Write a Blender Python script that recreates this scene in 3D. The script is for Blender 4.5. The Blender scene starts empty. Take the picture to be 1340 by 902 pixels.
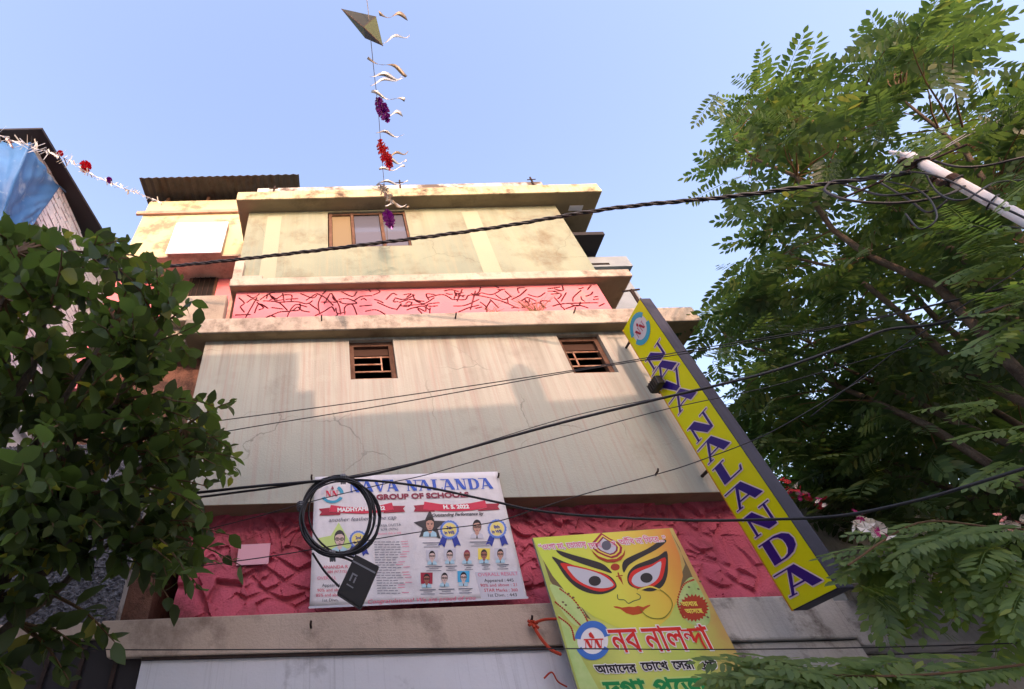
import bpy, math, random
import numpy as np
from mathutils import Vector, Matrix
from mathutils.geometry import delaunay_2d_cdt

random.seed(11)
rng = np.random.default_rng(11)
SC = bpy.context.scene
COL = SC.collection

# ------------------------------------------------------------------ camera
CAM = Vector((0, 0, 2.4))
FPX, PX, PY = 652.3, 441.9, 451.0
_p, _y, _r = math.radians(44.3755), math.radians(0.2741), math.radians(-1.6269)
FW = Vector((math.sin(_y) * math.cos(_p), math.cos(_y) * math.cos(_p), math.sin(_p)))
_rt = Vector((math.cos(_y), -math.sin(_y), 0))
_up = _rt.cross(FW)
RT = math.cos(_r) * _rt + math.sin(_r) * _up
UP = -math.sin(_r) * _rt + math.cos(_r) * _up
cam = bpy.data.cameras.new('camera')
co = bpy.data.objects.new('camera', cam)
COL.objects.link(co)
m3 = Matrix((RT, UP, -FW)).transposed()
co.matrix_world = Matrix.Translation(CAM) @ m3.to_4x4()
cam.sensor_width = 36
cam.lens = FPX / 1340 * 36
cam.shift_x = (670 - PX) / 1340
cam.clip_start = 0.05
cam.clip_end = 2000
SC.camera = co

# ------------------------------------------------------------------ light
SUN_AZ, SUN_T = math.radians(8), 0.42            # sun behind the camera, a little to the right, low
SUN_DIR = Vector((math.sin(SUN_AZ), -math.cos(SUN_AZ), SUN_T)).normalized()
SUN_EL = math.asin(SUN_DIR.z)
w = bpy.data.worlds.new('World')
SC.world = w
w.use_nodes = True
nt = w.node_tree
sky = nt.nodes.new('ShaderNodeTexSky')
sky.sky_type = 'NISHITA'
sky.sun_disc = False
sky.sun_elevation = SUN_EL
sky.sun_rotation = math.pi - SUN_AZ
sky.air_density = 1.5
sky.dust_density = 2.8
sky.ozone_density = 1.5
bg = nt.nodes['Background']
bg.inputs[1].default_value = 0.15
tint = nt.nodes.new('ShaderNodeMix')            # smoggy lavender white balance of the whole sky
tint.data_type = 'RGBA'; tint.blend_type = 'MULTIPLY'; tint.inputs['Factor'].default_value = 1
_c = [i for i in tint.inputs if i.type == 'RGBA']
_c[1].default_value = (1.07, 0.92, 1.0, 1)
nt.links.new(sky.outputs[0], _c[0])
nt.links.new([o for o in tint.outputs if o.type == 'RGBA'][0], bg.inputs[0])
sl = bpy.data.lights.new('sun', 'SUN')
sl.energy = 0.80
sl.angle = math.radians(0.6)
sl.color = (1.0, 0.61, 0.46)
so = bpy.data.objects.new('sun', sl)
COL.objects.link(so)
so.rotation_euler = (-SUN_DIR).to_track_quat('-Z', 'Y').to_euler()
so.location = SUN_DIR * 40
SC.view_settings.view_transform = 'Standard'
SC.view_settings.look = 'None'
SC.view_settings.gamma = 1
SC.view_settings.use_curve_mapping = False
SC.view_settings.exposure = 1.87
SC.cycles.max_bounces = 6
SC.cycles.transparent_max_bounces = 4

# ------------------------------------------------------------------ survey helpers (a sighted pixel -> a point on a known plane)
def ray(x, y):
    return FW + RT * ((x - PX) / FPX) - UP * ((y - PY) / FPX)
def at(x, y, Y):
    r = ray(x, y); return CAM + r * (Y / r.y)
def atX(x, y, X):
    r = ray(x, y); return CAM + r * (X / r.x)
def atZ(x, y, Z):
    r = ray(x, y); return CAM + r * ((Z - CAM.z) / r.z)
def att(x, y, t):
    return CAM + ray(x, y) * t
NRT, NUP, NFW, NCAM = (np.array(v) for v in (RT, UP, FW, CAM))
def project(P):
    v = np.asarray(P) - NCAM
    d = v @ NFW
    return PX + FPX * (v @ NRT) / d, PY - FPX * (v @ NUP) / d, d

# ------------------------------------------------------------------ materials
def lin(c):
    return tuple(((v / 255) / 12.92 if v / 255 <= 0.04045 else ((v / 255 + 0.055) / 1.055) ** 2.4) for v in c)
def node(t, typ, **kw):
    n = t.nodes.new(typ)
    for k, v in kw.items():
        setattr(n, k, v)
    return n
def base(name, rough=0.8, spec=0.3):
    m = bpy.data.materials.new(name)
    m.use_nodes = True
    b = m.node_tree.nodes['Principled BSDF']
    b.inputs['Roughness'].default_value = rough
    b.inputs['Specular IOR Level'].default_value = spec
    return m, m.node_tree, b
def flat(name, c, rough=0.6, spec=0.3, metal=0.0):
    m, t, b = base(name, rough, spec)
    b.inputs['Base Color'].default_value = (*c, 1)
    b.inputs['Metallic'].default_value = metal
    return m
def noise(t, scale, detail=6, rough=0.6, stretch=(1, 1, 1), off=(0, 0, 0)):
    tc = node(t, 'ShaderNodeTexCoord')
    mp = node(t, 'ShaderNodeMapping')
    mp.inputs['Scale'].default_value = stretch
    mp.inputs['Location'].default_value = off
    n = node(t, 'ShaderNodeTexNoise')
    n.inputs['Scale'].default_value = scale
    n.inputs['Detail'].default_value = detail
    n.inputs['Roughness'].default_value = rough
    t.links.new(tc.outputs['Object'], mp.inputs[0])
    t.links.new(mp.outputs[0], n.inputs['Vector'])
    return n.outputs['Fac']
def ramp(t, src, lo, hi, invert=False):
    r = node(t, 'ShaderNodeMapRange')
    r.inputs['From Min'].default_value = lo
    r.inputs['From Max'].default_value = hi
    if invert:
        r.inputs['To Min'].default_value, r.inputs['To Max'].default_value = 1, 0
    t.links.new(src, r.inputs['Value'])
    return r.outputs[0]
def mul(t, a, k):
    r = node(t, 'ShaderNodeMath', operation='MULTIPLY')
    t.links.new(a, r.inputs[0])
    if isinstance(k, float): r.inputs[1].default_value = k
    else: t.links.new(k, r.inputs[1])
    return r.outputs[0]
def mixc(t, fac, a, b):
    n = node(t, 'ShaderNodeMix', data_type='RGBA')
    t.links.new(fac, n.inputs['Factor'])
    for k, v in (('A', a), ('B', b)):
        s = [i for i in n.inputs if i.name == k and i.type == 'RGBA'][0]
        if isinstance(v, tuple): s.default_value = (*v, 1)
        else: t.links.new(v, s)
    return [o for o in n.outputs if o.type == 'RGBA'][0]
def bump(t, b, src, strength, dist=0.02):
    n = node(t, 'ShaderNodeBump')
    n.inputs['Strength'].default_value = strength
    n.inputs['Distance'].default_value = dist
    t.links.new(src, n.inputs['Height'])
    t.links.new(n.outputs[0], b.inputs['Normal'])
def plaster(name, c1, c2, grime=None, gfrom=0.55, gto=0.75, gscale=1.3, streak=0.0, scol=None, sfrom=0.5, rough=0.9, bumpk=0.25, patch=1.2, seed=0.0, gstretch=(1, 1, 1), crack=0.0, drip=None, fold=0.0):
    """painted plaster: two tones in big patches, vertical rain streaks, blotchy grime, fine relief"""
    m, t, b = base(name, rough, 0.15)
    col = mixc(t, ramp(t, noise(t, patch, 5, 0.6, off=(seed, 0, 0)), 0.35, 0.65), c1, c2)
    if streak:
        s = ramp(t, noise(t, 1.0, 4, 0.65, (26, 26, 0.7), (seed, 2, 0)), sfrom, sfrom + 0.22)
        col = mixc(t, mul(t, s, streak), col, scol)
    if grime:
        g = ramp(t, noise(t, gscale, 9, 0.68, gstretch, (seed + 3, 1, 5)), gfrom, gto)
        col = mixc(t, g, col, grime)
    if drip:
        tc = node(t, 'ShaderNodeTexCoord'); sx = node(t, 'ShaderNodeSeparateXYZ'); t.links.new(tc.outputs['Object'], sx.inputs[0])
        run = ramp(t, sx.outputs['Z'], drip[0] - drip[1], drip[0])
        th = ramp(t, noise(t, 1.0, 5, 0.7, (9, 9, 0.25), (seed, 6, 0)), .40, .75)
        df = node(t, 'ShaderNodeMath', operation='MULTIPLY'); t.links.new(run, df.inputs[0]); t.links.new(th, df.inputs[1])
        col = mixc(t, mul(t, df.outputs[0], drip[2]), col, drip[3])
    if crack:
        tc = node(t, 'ShaderNodeTexCoord'); vo = node(t, 'ShaderNodeTexVoronoi', feature='DISTANCE_TO_EDGE'); vo.inputs['Scale'].default_value = 1.1
        wv = node(t, 'ShaderNodeMix', data_type='RGBA', blend_type='ADD'); wv.inputs['Factor'].default_value = .35
        nz = node(t, 'ShaderNodeTexNoise'); nz.inputs['Scale'].default_value = 3; nz.inputs['Detail'].default_value = 8
        t.links.new(tc.outputs['Object'], nz.inputs['Vector'])
        ia = [i for i in wv.inputs if i.type == 'RGBA']; t.links.new(tc.outputs['Object'], ia[0]); t.links.new(nz.outputs['Color'], ia[1])
        t.links.new([o for o in wv.outputs if o.type == 'RGBA'][0], vo.inputs['Vector'])
        ck = mul(t, ramp(t, vo.outputs['Distance'], .002, .009, True), ramp(t, noise(t, .9, 3, .5, off=(seed, 8, 2)), .5, .6))
        col = mixc(t, mul(t, ck, crack), col, tuple(v * .35 for v in c1))
        pt = ramp(t, noise(t, 1.7, 2, .4, (1, 1, 1.6), (seed + 5, 3, 1)), .60, .615)
        col = mixc(t, mul(t, pt, .22), col, tuple(v * 1.12 for v in c2))
    sp = ramp(t, noise(t, 60, 3, 0.7), 0.62, 0.75)
    col = mixc(t, mul(t, sp, 0.25), col, tuple(v * 0.55 for v in c1))
    t.links.new(col, b.inputs['Base Color'])
    h = noise(t, 45, 8, 0.7)
    if fold:
        fo = noise(t, 3.0, 2, .5, (1.6, 1, .7), (seed, 4, 4)); ad = node(t, 'ShaderNodeMath', operation='MULTIPLY_ADD'); t.links.new(fo, ad.inputs[0]); ad.inputs[1].default_value = fold; t.links.new(mul(t, h, .05), ad.inputs[2]); h = ad.outputs[0]
        bump(t, b, h, .6, .06)
    else: bump(t, b, h, bumpk, 0.015)
    return m

CREAM = plaster('cream_paint', lin((176, 177, 164)), lin((166, 168, 156)), lin((140, 134, 122)), 0.58, 0.85, 1.3, 0.5, lin((166, 142, 132)), 0.47, patch=0.8, crack=.6, drip=(6.74, 1.5, .75, lin((118, 106, 94))))
UPPERC = plaster('faded_yellow_paint', lin((142, 150, 130)), lin((128, 137, 122)), lin((116, 110, 92)), 0.50, 0.70, 1.8, 0.3, lin((160, 148, 118)), 0.48, patch=1.1, seed=4.0, crack=.5, drip=(9.75, 1.3, .6, lin((112, 106, 84))))
SUNSTRIP = plaster('sunlit_yellow_paint', lin((154, 158, 136)), lin((150, 155, 134)), None, patch=2)  # paler copy of the wall colour, sunlight put into the paint
ANNEXC = plaster('pale_yellow_paint', lin((192, 186, 146)), lin((186, 176, 144)), lin((166, 130, 108)), 0.52, 0.60, 1.4, patch=1.5, seed=7.0)
CONC = plaster('weathered_concrete', lin((176, 164, 144)), lin((150, 138, 122)), lin((80, 72, 64)), 0.52, 0.78, 2.6, 0.3, lin((116, 104, 92)), 0.55, bumpk=0.5, patch=2.0, seed=9.0)
CONCP = plaster('limewashed_concrete', lin((186, 176, 158)), lin((164, 154, 140)), lin((92, 82, 72)), 0.50, 0.72, 3.0, 0.3, lin((146, 130, 114)), 0.52, bumpk=0.5, patch=2.5, seed=12.0)
ROOFC = plaster('roof_edge_paint', lin((196, 188, 148)), lin((176, 164, 136)), lin((84, 70, 58)), 0.49, 0.68, 4.0, 0.4, lin((132, 112, 90)), 0.5, bumpk=0.5, patch=3, seed=2.0)
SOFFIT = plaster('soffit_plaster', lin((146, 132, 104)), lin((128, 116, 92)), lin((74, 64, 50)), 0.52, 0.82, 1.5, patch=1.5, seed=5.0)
GREYC = plaster('grey_concrete', lin((204, 200, 194)), lin((180, 176, 170)), lin((96, 88, 82)), 0.48, 0.62, 2.6, 0.22, lin((104, 98, 94)), 0.5, bumpk=0.6, patch=2, seed=21.0)
LEDGEC = plaster('brown_stained_ledge', lin((204, 184, 166)), lin((188, 168, 150)), lin((92, 74, 64)), 0.52, 0.8, 2.0, 0.2, lin((110, 90, 78)), 0.55, bumpk=0.5, patch=1.6, seed=31.0)
SHOPC = plaster('grey_shop_paint', lin((222, 222, 226)), lin((210, 210, 214)), lin((120, 118, 120)), 0.58, 0.8, 1.8, 0.35, lin((112, 108, 106)), 0.55, bumpk=0.15, patch=0.9, seed=41.0)
PINKU = plaster('pink_paint', lin((220, 124, 132)), lin((210, 128, 134)), lin((180, 142, 132)), 0.58, 0.8, 2.0, patch=2, bumpk=0.2, seed=3.0)
PINKL = plaster('rose_paint', lin((198, 96, 114)), lin((184, 88, 104)), lin((98, 58, 54)), 0.51, 0.74, 2.2, 0.3, lin((122, 62, 68)), 0.50, patch=1.2, bumpk=0.3, seed=16.0)
BLUEW = plaster('blue_grey_paint', lin((136, 146, 154)), lin((124, 134, 142)), lin((120, 126, 130)), 0.6, 0.8, 2, patch=2)
WHITEB = plaster('whitewashed_brick', lin((222, 224, 230)), lin((206, 208, 214)), lin((150, 150, 158)), 0.6, 0.8, 6, patch=5, bumpk=0.7)
ROUGHC = plaster('rough_cast', lin((132, 132, 138)), lin((112, 112, 118)), lin((74, 74, 80)), 0.46, 0.6, 16, patch=8, bumpk=1.0, gstretch=(1, 1, 2))
OPPC = plaster('unseen_house_plaster', lin((224, 222, 214)), lin((214, 212, 204)), lin((130, 120, 108)), 0.58, 0.8, 1, patch=0.6)
BROWNB = plaster('old_brown_brick', lin((128, 92, 76)), lin((104, 76, 64)), lin((60, 46, 42)), 0.5, 0.7, 6, patch=6, bumpk=0.8)
DARKIN = flat('dark_interior', lin((26, 20, 18)), 0.9)
WOOD = plaster('old_brown_wood', lin((108, 82, 68)), lin((88, 66, 54)), lin((50, 36, 30)), 0.5, 0.75, 9, patch=8, bumpk=0.4, gstretch=(1, 1, .2))
ORANGEP = flat('ochre_board', lin((118, 104, 78)), 0.8)
DWOOD = flat('dark_stained_board', lin((66, 44, 32)), 0.8)
GROOVESHADE = flat('incision_shade', lin((132, 66, 74)), 0.95)  # darker pink that paints shading into the relief grooves
MOULD = plaster('pink_brown_moulding', lin((190, 150, 130)), lin((170, 132, 116)), lin((110, 88, 76)), .55, .75, 4, patch=3)
EAVE = flat('black_tarred_tin', lin((42, 41, 45)), .8)
BARM = plaster('rusty_window_bar', lin((196, 160, 136)), lin((150, 104, 80)), None, patch=9)
GLASS = flat('window_glass', lin((84, 86, 98)), 0.12, 0.6)
CURT = flat('grey_lilac_curtain', lin((88, 90, 104)), 0.9)
WHITEP = flat('white_plastic', lin((214, 216, 226)), 0.5)
BLACKR = flat('black_cable_rubber', lin((34, 33, 36)), 0.5, 0.4)
GREYR = flat('grey_cable_sheath', lin((120, 120, 124)), 0.5, 0.4)
BOXM = flat('black_plastic', lin((30, 28, 28)), 0.55, 0.4)
RUST = plaster('rusted_iron', lin((70, 56, 50)), lin((52, 44, 42)), None, patch=20)
SIGNY = plaster('yellow_acrylic', lin((218, 216, 22)), lin((212, 210, 20)), lin((196, 190, 40)), 0.6, 0.9, 3, patch=1, rough=0.35, bumpk=0.02)
SIGNG = plaster('grey_sheet_metal', lin((66, 68, 82)), lin((48, 50, 64)), lin((40, 42, 54)), 0.55, 0.8, 2, 0.4, lin((76, 78, 98)), 0.5, patch=1.4, rough=0.5, bumpk=0.05)
EDGEO = flat('orange_trim', lin((200, 140, 40)), 0.5)
NAVY = flat('navy_lettering', lin((44, 26, 116)), 0.4)
LILAC = flat('pale_lilac_outline', lin((222, 204, 206)), 0.5)
PWHITE = plaster('printed_vinyl_white', lin((226, 222, 222)), lin((218, 214, 216)), lin((190, 184, 184)), 0.5, 0.85, 2.2, patch=1.5, rough=0.4, bumpk=0.03, fold=1.0)
def ink(name, c): return flat('ink_' + name, lin(c), 0.5, 0.3)
I_BLUE, I_MAROON, I_RED, I_GREY, I_DGREY = ink('blue', (52, 92, 190)), ink('maroon', (140, 52, 74)), ink('red', (206, 50, 78)), ink('grey', (96, 96, 110)), ink('dark_grey', (58, 56, 60))
I_DRED, I_PINK, I_WHITE, I_TEAL, I_YEL = ink('dark_red', (160, 34, 58)), ink('pink', (226, 110, 140)), ink('white', (236, 232, 230)), ink('teal', (60, 156, 186)), ink('gold', (232, 214, 120))
I_LBLUE, I_SKY, I_BLACK, I_PALE, I_NAVY = ink('light_blue', (96, 130, 206)), ink('sky', (170, 206, 220)), ink('black', (38, 34, 36)), ink('pale_grey', (200, 198, 206)), ink('navy', (40, 58, 150))
SK = [ink('skin_' + n, c) for n, c in (('tan', (196, 150, 130)), ('brown', (160, 100, 84)), ('pale', (214, 186, 176)), ('dark', (120, 74, 60)))]
I_GREEN = ink('green', (30, 140, 74)); I_ORED = ink('vermilion', (214, 44, 36)); I_BRICK = ink('brick_red', (170, 58, 34)); I_YTXT = ink('yellow_print', (236, 214, 90))
I_CHAR = ink('charcoal', (48, 44, 46)); I_DKGRN = ink('dark_green', (96, 110, 60)); I_MBROWN = ink('mud_brown', (112, 96, 66)); I_RBLUE = ink('ring_blue', (66, 116, 196)); I_LIP = ink('lip_red', (190, 76, 30))
I_THINB = ink('olive_line', (130, 130, 40)); I_PGRN = ink('pale_green', (196, 218, 130)); I_SHADOWP = ink('silver', (150, 150, 146))

def print_grad(name, stops, sc, n1, n2, seed):
    """printed vinyl whose inks run from one colour to the next across the poster"""
    m, t, b = base(name, 0.4, 0.35)
    tc = node(t, 'ShaderNodeTexCoord'); sx = node(t, 'ShaderNodeSeparateXYZ')
    t.links.new(tc.outputs['Object'], sx.inputs[0])
    nn = noise(t, sc, 4, 0.6, off=(seed, 0, 0))
    ad = node(t, 'ShaderNodeMath', operation='MULTIPLY_ADD')
    t.links.new(nn, ad.inputs[0]); ad.inputs[1].default_value = n1
    t.links.new(sx.outputs['X'], ad.inputs[2])
    r = node(t, 'ShaderNodeValToRGB')
    mr = ramp(t, ad.outputs[0], n2[0], n2[1])
    t.links.new(mr, r.inputs[0])
    while len(r.color_ramp.elements) < len(stops): r.color_ramp.elements.new(0.5)
    for e, (p, c) in zip(r.color_ramp.elements, stops):
        e.position = p; e.color = (*lin(c), 1)
    t.links.new(r.outputs[0], b.inputs['Base Color'])
    bump(t, b, noise(t, 2.2, 2, .5, (1, 1, .35), (seed, 3, 3)), .5, .06)
    return m
FACEY = print_grad('print_face_yellow', [(0, (204, 222, 74)), (0.45, (222, 220, 80)), (0.72, (226, 190, 70)), (1, (218, 120, 62))], 2.5, 0.25, (-0.45, 0.78), 1)
POSTB = print_grad('print_poster_ground', [(0, (170, 182, 90)), (0.35, (214, 220, 110)), (0.7, (190, 206, 96)), (1, (196, 140, 90))], 4, 0.5, (-0.4, 1.0), 5)
ORNA = print_grad('print_ornament', [(0, (176, 206, 120)), (0.5, (206, 222, 150)), (1, (160, 190, 110))], 12, 1.2, (-0.2, 1.3), 8)

def leaf_mat(name, c1, c2, c3, trans=0.35, rough=0.45, tcol=None):
    m, t, b = base(name, rough, 0.4)
    g = node(t, 'ShaderNodeNewGeometry'); oi = node(t, 'ShaderNodeObjectInfo')
    ad = node(t, 'ShaderNodeMath', operation='ADD'); fr = node(t, 'ShaderNodeMath', operation='FRACT')
    t.links.new(g.outputs['Random Per Island'], ad.inputs[0]); t.links.new(oi.outputs['Random'], ad.inputs[1]); t.links.new(ad.outputs[0], fr.inputs[0])
    r = node(t, 'ShaderNodeValToRGB')
    while len(r.color_ramp.elements) < 4: r.color_ramp.elements.new(0.5)
    for e, (p, c) in zip(r.color_ramp.elements, [(0, c1), (0.6, c2), (0.93, c2), (1, c3)]):
        e.position = p; e.color = (*c, 1)
    t.links.new(fr.outputs[0], r.inputs[0])
    t.links.new(r.outputs[0], b.inputs['Base Color'])
    tr = node(t, 'ShaderNodeBsdfTranslucent')
    mm = node(t, 'ShaderNodeMix', data_type='RGBA', blend_type='MULTIPLY')
    mm.inputs['Factor'].default_value = 1
    ia = [i for i in mm.inputs if i.type == 'RGBA']
    t.links.new(r.outputs[0], ia[0]); ia[1].default_value = (1.5, 1.6, 0.7, 1)
    t.links.new([o for o in mm.outputs if o.type == 'RGBA'][0], tr.inputs[0])
    mx = node(t, 'ShaderNodeMixShader'); mx.inputs[0].default_value = trans
    t.links.new(b.outputs[0], mx.inputs[1]); t.links.new(tr.outputs[0], mx.inputs[2])
    t.links.new(mx.outputs[0], t.nodes['Material Output'].inputs['Surface'])
    return m
LEAFL = leaf_mat('broad_leaf', (0.045, 0.06, 0.028), (0.088, 0.13, 0.042), (0.28, 0.25, 0.05), 0.5)
LEAFR = leaf_mat('pinnate_leaf', (0.042, 0.08, 0.034), (0.082, 0.132, 0.05), (0.18, 0.19, 0.06), 0.42)
LEAFLIT = leaf_mat('lit_pinnate_leaf', (0.10, 0.16, 0.05), (0.17, 0.24, 0.075), (0.30, 0.34, 0.08), 0.45)  # lighter copy of the pinnate leaf, light painted into the low fronds
BARK = plaster('bark', lin((104, 92, 78)), lin((80, 70, 60)), lin((50, 42, 36)), 0.5, 0.7, 8, patch=9, bumpk=0.9, gstretch=(1, 1, .25))
TWIG = flat('twig_bark', lin((108, 84, 60)), 0.9)

# ------------------------------------------------------------------ mesh helpers
class MB:
    def __init__(s):
        s.v, s.f, s.m, s.mats = [], [], [], []
    def mi(s, mat):
        if mat not in s.mats: s.mats.append(mat)
        return s.mats.index(mat)
    def add(s, vs, fs, mat):
        b = len(s.v); k = s.mi(mat)
        s.v += [tuple(v) for v in vs]
        s.f += [tuple(b + i for i in f) for f in fs]
        s.m += [k] * len(fs)
    def box(s, x0, x1, y0, y1, z0, z1, mat, skip=''):
        v = [(x0, y0, z0), (x1, y0, z0), (x1, y1, z0), (x0, y1, z0), (x0, y0, z1), (x1, y0, z1), (x1, y1, z1), (x0, y1, z1)]
        f = {'b': (0, 3, 2, 1), 't': (4, 5, 6, 7), 'f': (0, 1, 5, 4), 'r': (1, 2, 6, 5), 'k': (2, 3, 7, 6), 'l': (3, 0, 4, 7)}
        s.add(v, [f[k] for k in f if k not in skip], mat)
    def hexa(s, p8, mat):
        s.add(p8, [(0, 3, 2, 1), (4, 5, 6, 7), (0, 1, 5, 4), (1, 2, 6, 5), (2, 3, 7, 6), (3, 0, 4, 7)], mat)
    def tube(s, pts, r, mat, n=6, cap=True):
        pts = [Vector(p) for p in pts]
        if not isinstance(r, (list, tuple)): r = [r] * len(pts)
        vs, prev = [], None
        for i, p in enumerate(pts):
            d = (pts[min(i + 1, len(pts) - 1)] - pts[max(i - 1, 0)])
            d = d.normalized() if d.length > 1e-9 else Vector((0, 0, 1))
            if prev is None:
                a = d.cross(Vector((0, 0, 1)))
                if a.length < 0.1: a = d.cross(Vector((1, 0, 0)))
            else: a = prev - d * prev.dot(d)
            a.normalize(); prev = a; c = d.cross(a)
            vs += [p + (a * math.cos(2 * math.pi * k / n) + c * math.sin(2 * math.pi * k / n)) * r[i] for k in range(n)]
        fs = [(i * n + k, i * n + (k + 1) % n, (i + 1) * n + (k + 1) % n, (i + 1) * n + k) for i in range(len(pts) - 1) for k in range(n)]
        if cap: fs += [tuple(range(n - 1, -1, -1)), tuple((len(pts) - 1) * n + k for k in range(n))]
        s.add(vs, fs, mat)
    def build(s, name, parent=None, smooth=False, loc=None, bevel=0):
        if parent is not None: o0 = Vector(parent['_o'])
        elif loc is not None: o0 = Vector(loc)
        else:
            a = np.array(s.v); lo, hi = a.min(0), a.max(0)
            o0 = Vector(((lo[0] + hi[0]) / 2, (lo[1] + hi[1]) / 2, lo[2]))
        me = bpy.data.meshes.new(name)
        me.from_pydata([(v[0] - o0.x, v[1] - o0.y, v[2] - o0.z) for v in s.v], [], s.f)
        for m in s.mats: me.materials.append(m)
        me.polygons.foreach_set('material_index', s.m)
        if smooth: me.polygons.foreach_set('use_smooth', [True] * len(s.f))
        me.update()
        o = bpy.data.objects.new(name, me); COL.objects.link(o)
        o['_o'] = tuple(o0)
        if parent is not None: o.parent = parent
        else: o.location = o0
        if bevel:
            b = o.modifiers.new('edge', 'BEVEL'); b.width = bevel; b.segments = 2; b.limit_method = 'ANGLE'
        return o
def tag(o, label=None, cat=None, group=None, kind=None):
    if label: o['label'] = label
    if cat: o['category'] = cat
    if group: o['group'] = group
    if kind: o['kind'] = kind
    return o
def empty(name, loc, label=None, cat=None, group=None):
    o = bpy.data.objects.new(name, None); COL.objects.link(o)
    o.location = loc; o['_o'] = tuple(loc); o.empty_display_size = 0.2
    return tag(o, label, cat, group)
def sbox(name, parent, mat, x0, x1, y0, y1, z0, z1, bevel=0.0, label=None):
    m = MB(); m.box(x0, x1, y0, y1, z0, z1, mat)
    o = m.build(name, parent, bevel=bevel)
    if label: o['label'] = label
    return o
def smooth_path(pts, n=8):
    pts = [Vector(p) for p in pts]
    out = []
    for i in range(len(pts) - 1):
        p0, p1, p2, p3 = pts[max(i - 1, 0)], pts[i], pts[i + 1], pts[min(i + 2, len(pts) - 1)]
        for k in range(n):
            t = k / n
            out.append(0.5 * ((2 * p1) + (p2 - p0) * t + (2 * p0 - 5 * p1 + 4 * p2 - p3) * t * t + (3 * p1 - p0 - 3 * p2 + p3) * t ** 3))
    out.append(pts[-1])
    return out

# ---- flat shapes: union by winding number, so overlapping strokes never leave coplanar doubles
def area(p):
    return 0.5 * sum(p[i][0] * p[(i + 1) % len(p)][1] - p[(i + 1) % len(p)][0] * p[i][1] for i in range(len(p)))
def union(polys, keep_sign=False):
    if not keep_sign: polys = [p if area(p) > 0 else p[::-1] for p in polys]
    vs, es = [], []
    for p in polys:
        b = len(vs); vs += [Vector((q[0], q[1])) for q in p]
        es += [(b + i, b + (i + 1) % len(p)) for i in range(len(p))]
    if not vs: return [], []
    V, _, F, *_r2 = delaunay_2d_cdt(vs, es, [], 0, 1e-6)
    V = np.array([(v[0], v[1]) for v in V]); F = np.array(F)
    if len(F) == 0: return [], []
    c = V[F].mean(1)
    wn = np.zeros(len(c))
    for p in polys:
        a = np.array([(q[0], q[1]) for q in p]); b = np.roll(a, -1, 0)
        for i in range(len(a)):
            x0, y0 = a[i]; x1, y1 = b[i]
            cr = (x1 - x0) * (c[:, 1] - y0) - (y1 - y0) * (c[:, 0] - x0)
            wn += ((y0 <= c[:, 1]) & (y1 > c[:, 1]) & (cr > 0)).astype(int)
            wn -= ((y0 > c[:, 1]) & (y1 <= c[:, 1]) & (cr < 0)).astype(int)
    k = wn != 0
    return V, F[k]
def stroke(pts, wdt, closed=False, taper=False):
    """thick polyline as polygons"""
    out = []; n = len(pts); rngi = range(n if closed else n - 1)
    for i in rngi:
        a, b = pts[i], pts[(i + 1) % n]
        dx, dy = b[0] - a[0], b[1] - a[1]; L = math.hypot(dx, dy)
        if L < 1e-9: continue
        w0 = wdt / 2
        nx, ny = -dy / L * w0, dx / L * w0
        out.append([(a[0] + nx, a[1] + ny), (a[0] - nx, a[1] - ny), (b[0] - nx, b[1] - ny), (b[0] + nx, b[1] + ny)])
    for p in pts:
        out.append([(p[0] + wdt / 2 * math.cos(k * math.pi / 3 + .2), p[1] + wdt / 2 * math.sin(k * math.pi / 3 + .2)) for k in range(6)])
    return out
def ellipse(cx, cy, rx, ry, n=20, a0=0, a1=2 * math.pi):
    return [(cx + rx * math.cos(a0 + (a1 - a0) * k / n), cy + ry * math.sin(a0 + (a1 - a0) * k / n)) for k in range(n)]
def arc_band(cx, cy, r0, r1, a0, a1, n=18, ky=1.0):
    a0, a1 = math.radians(a0), math.radians(a1)
    A = [a0 + (a1 - a0) * k / n for k in range(n + 1)]
    return [(cx + r1 * math.cos(a), cy + ky * r1 * math.sin(a)) for a in A] + [(cx + r0 * math.cos(a), cy + ky * r0 * math.sin(a)) for a in reversed(A)]
class Plane:
    """a flat sheet in the scene: 2-D (u, v) -> world, h metres proud of it"""
    def __init__(s, O, U, V, N): s.O, s.U, s.V, s.N = Vector(O), Vector(U), Vector(V), Vector(N)
    def p(s, u, v, h=0): return s.O + s.U * u + s.V * v + s.N * h
    def px(s, x, y):
        r = ray(x, y); t = (s.O - CAM).dot(s.N) / r.dot(s.N)
        q = CAM + r * t - s.O
        return (q.dot(s.U), q.dot(s.V))
    def fill(s, mb, polys, h, mat, keep_sign=False):
        V, F = union(polys, keep_sign)
        if len(F): mb.add([s.p(a, b, h) for a, b in V], [tuple(int(i) for i in f) for f in F], mat)

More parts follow.
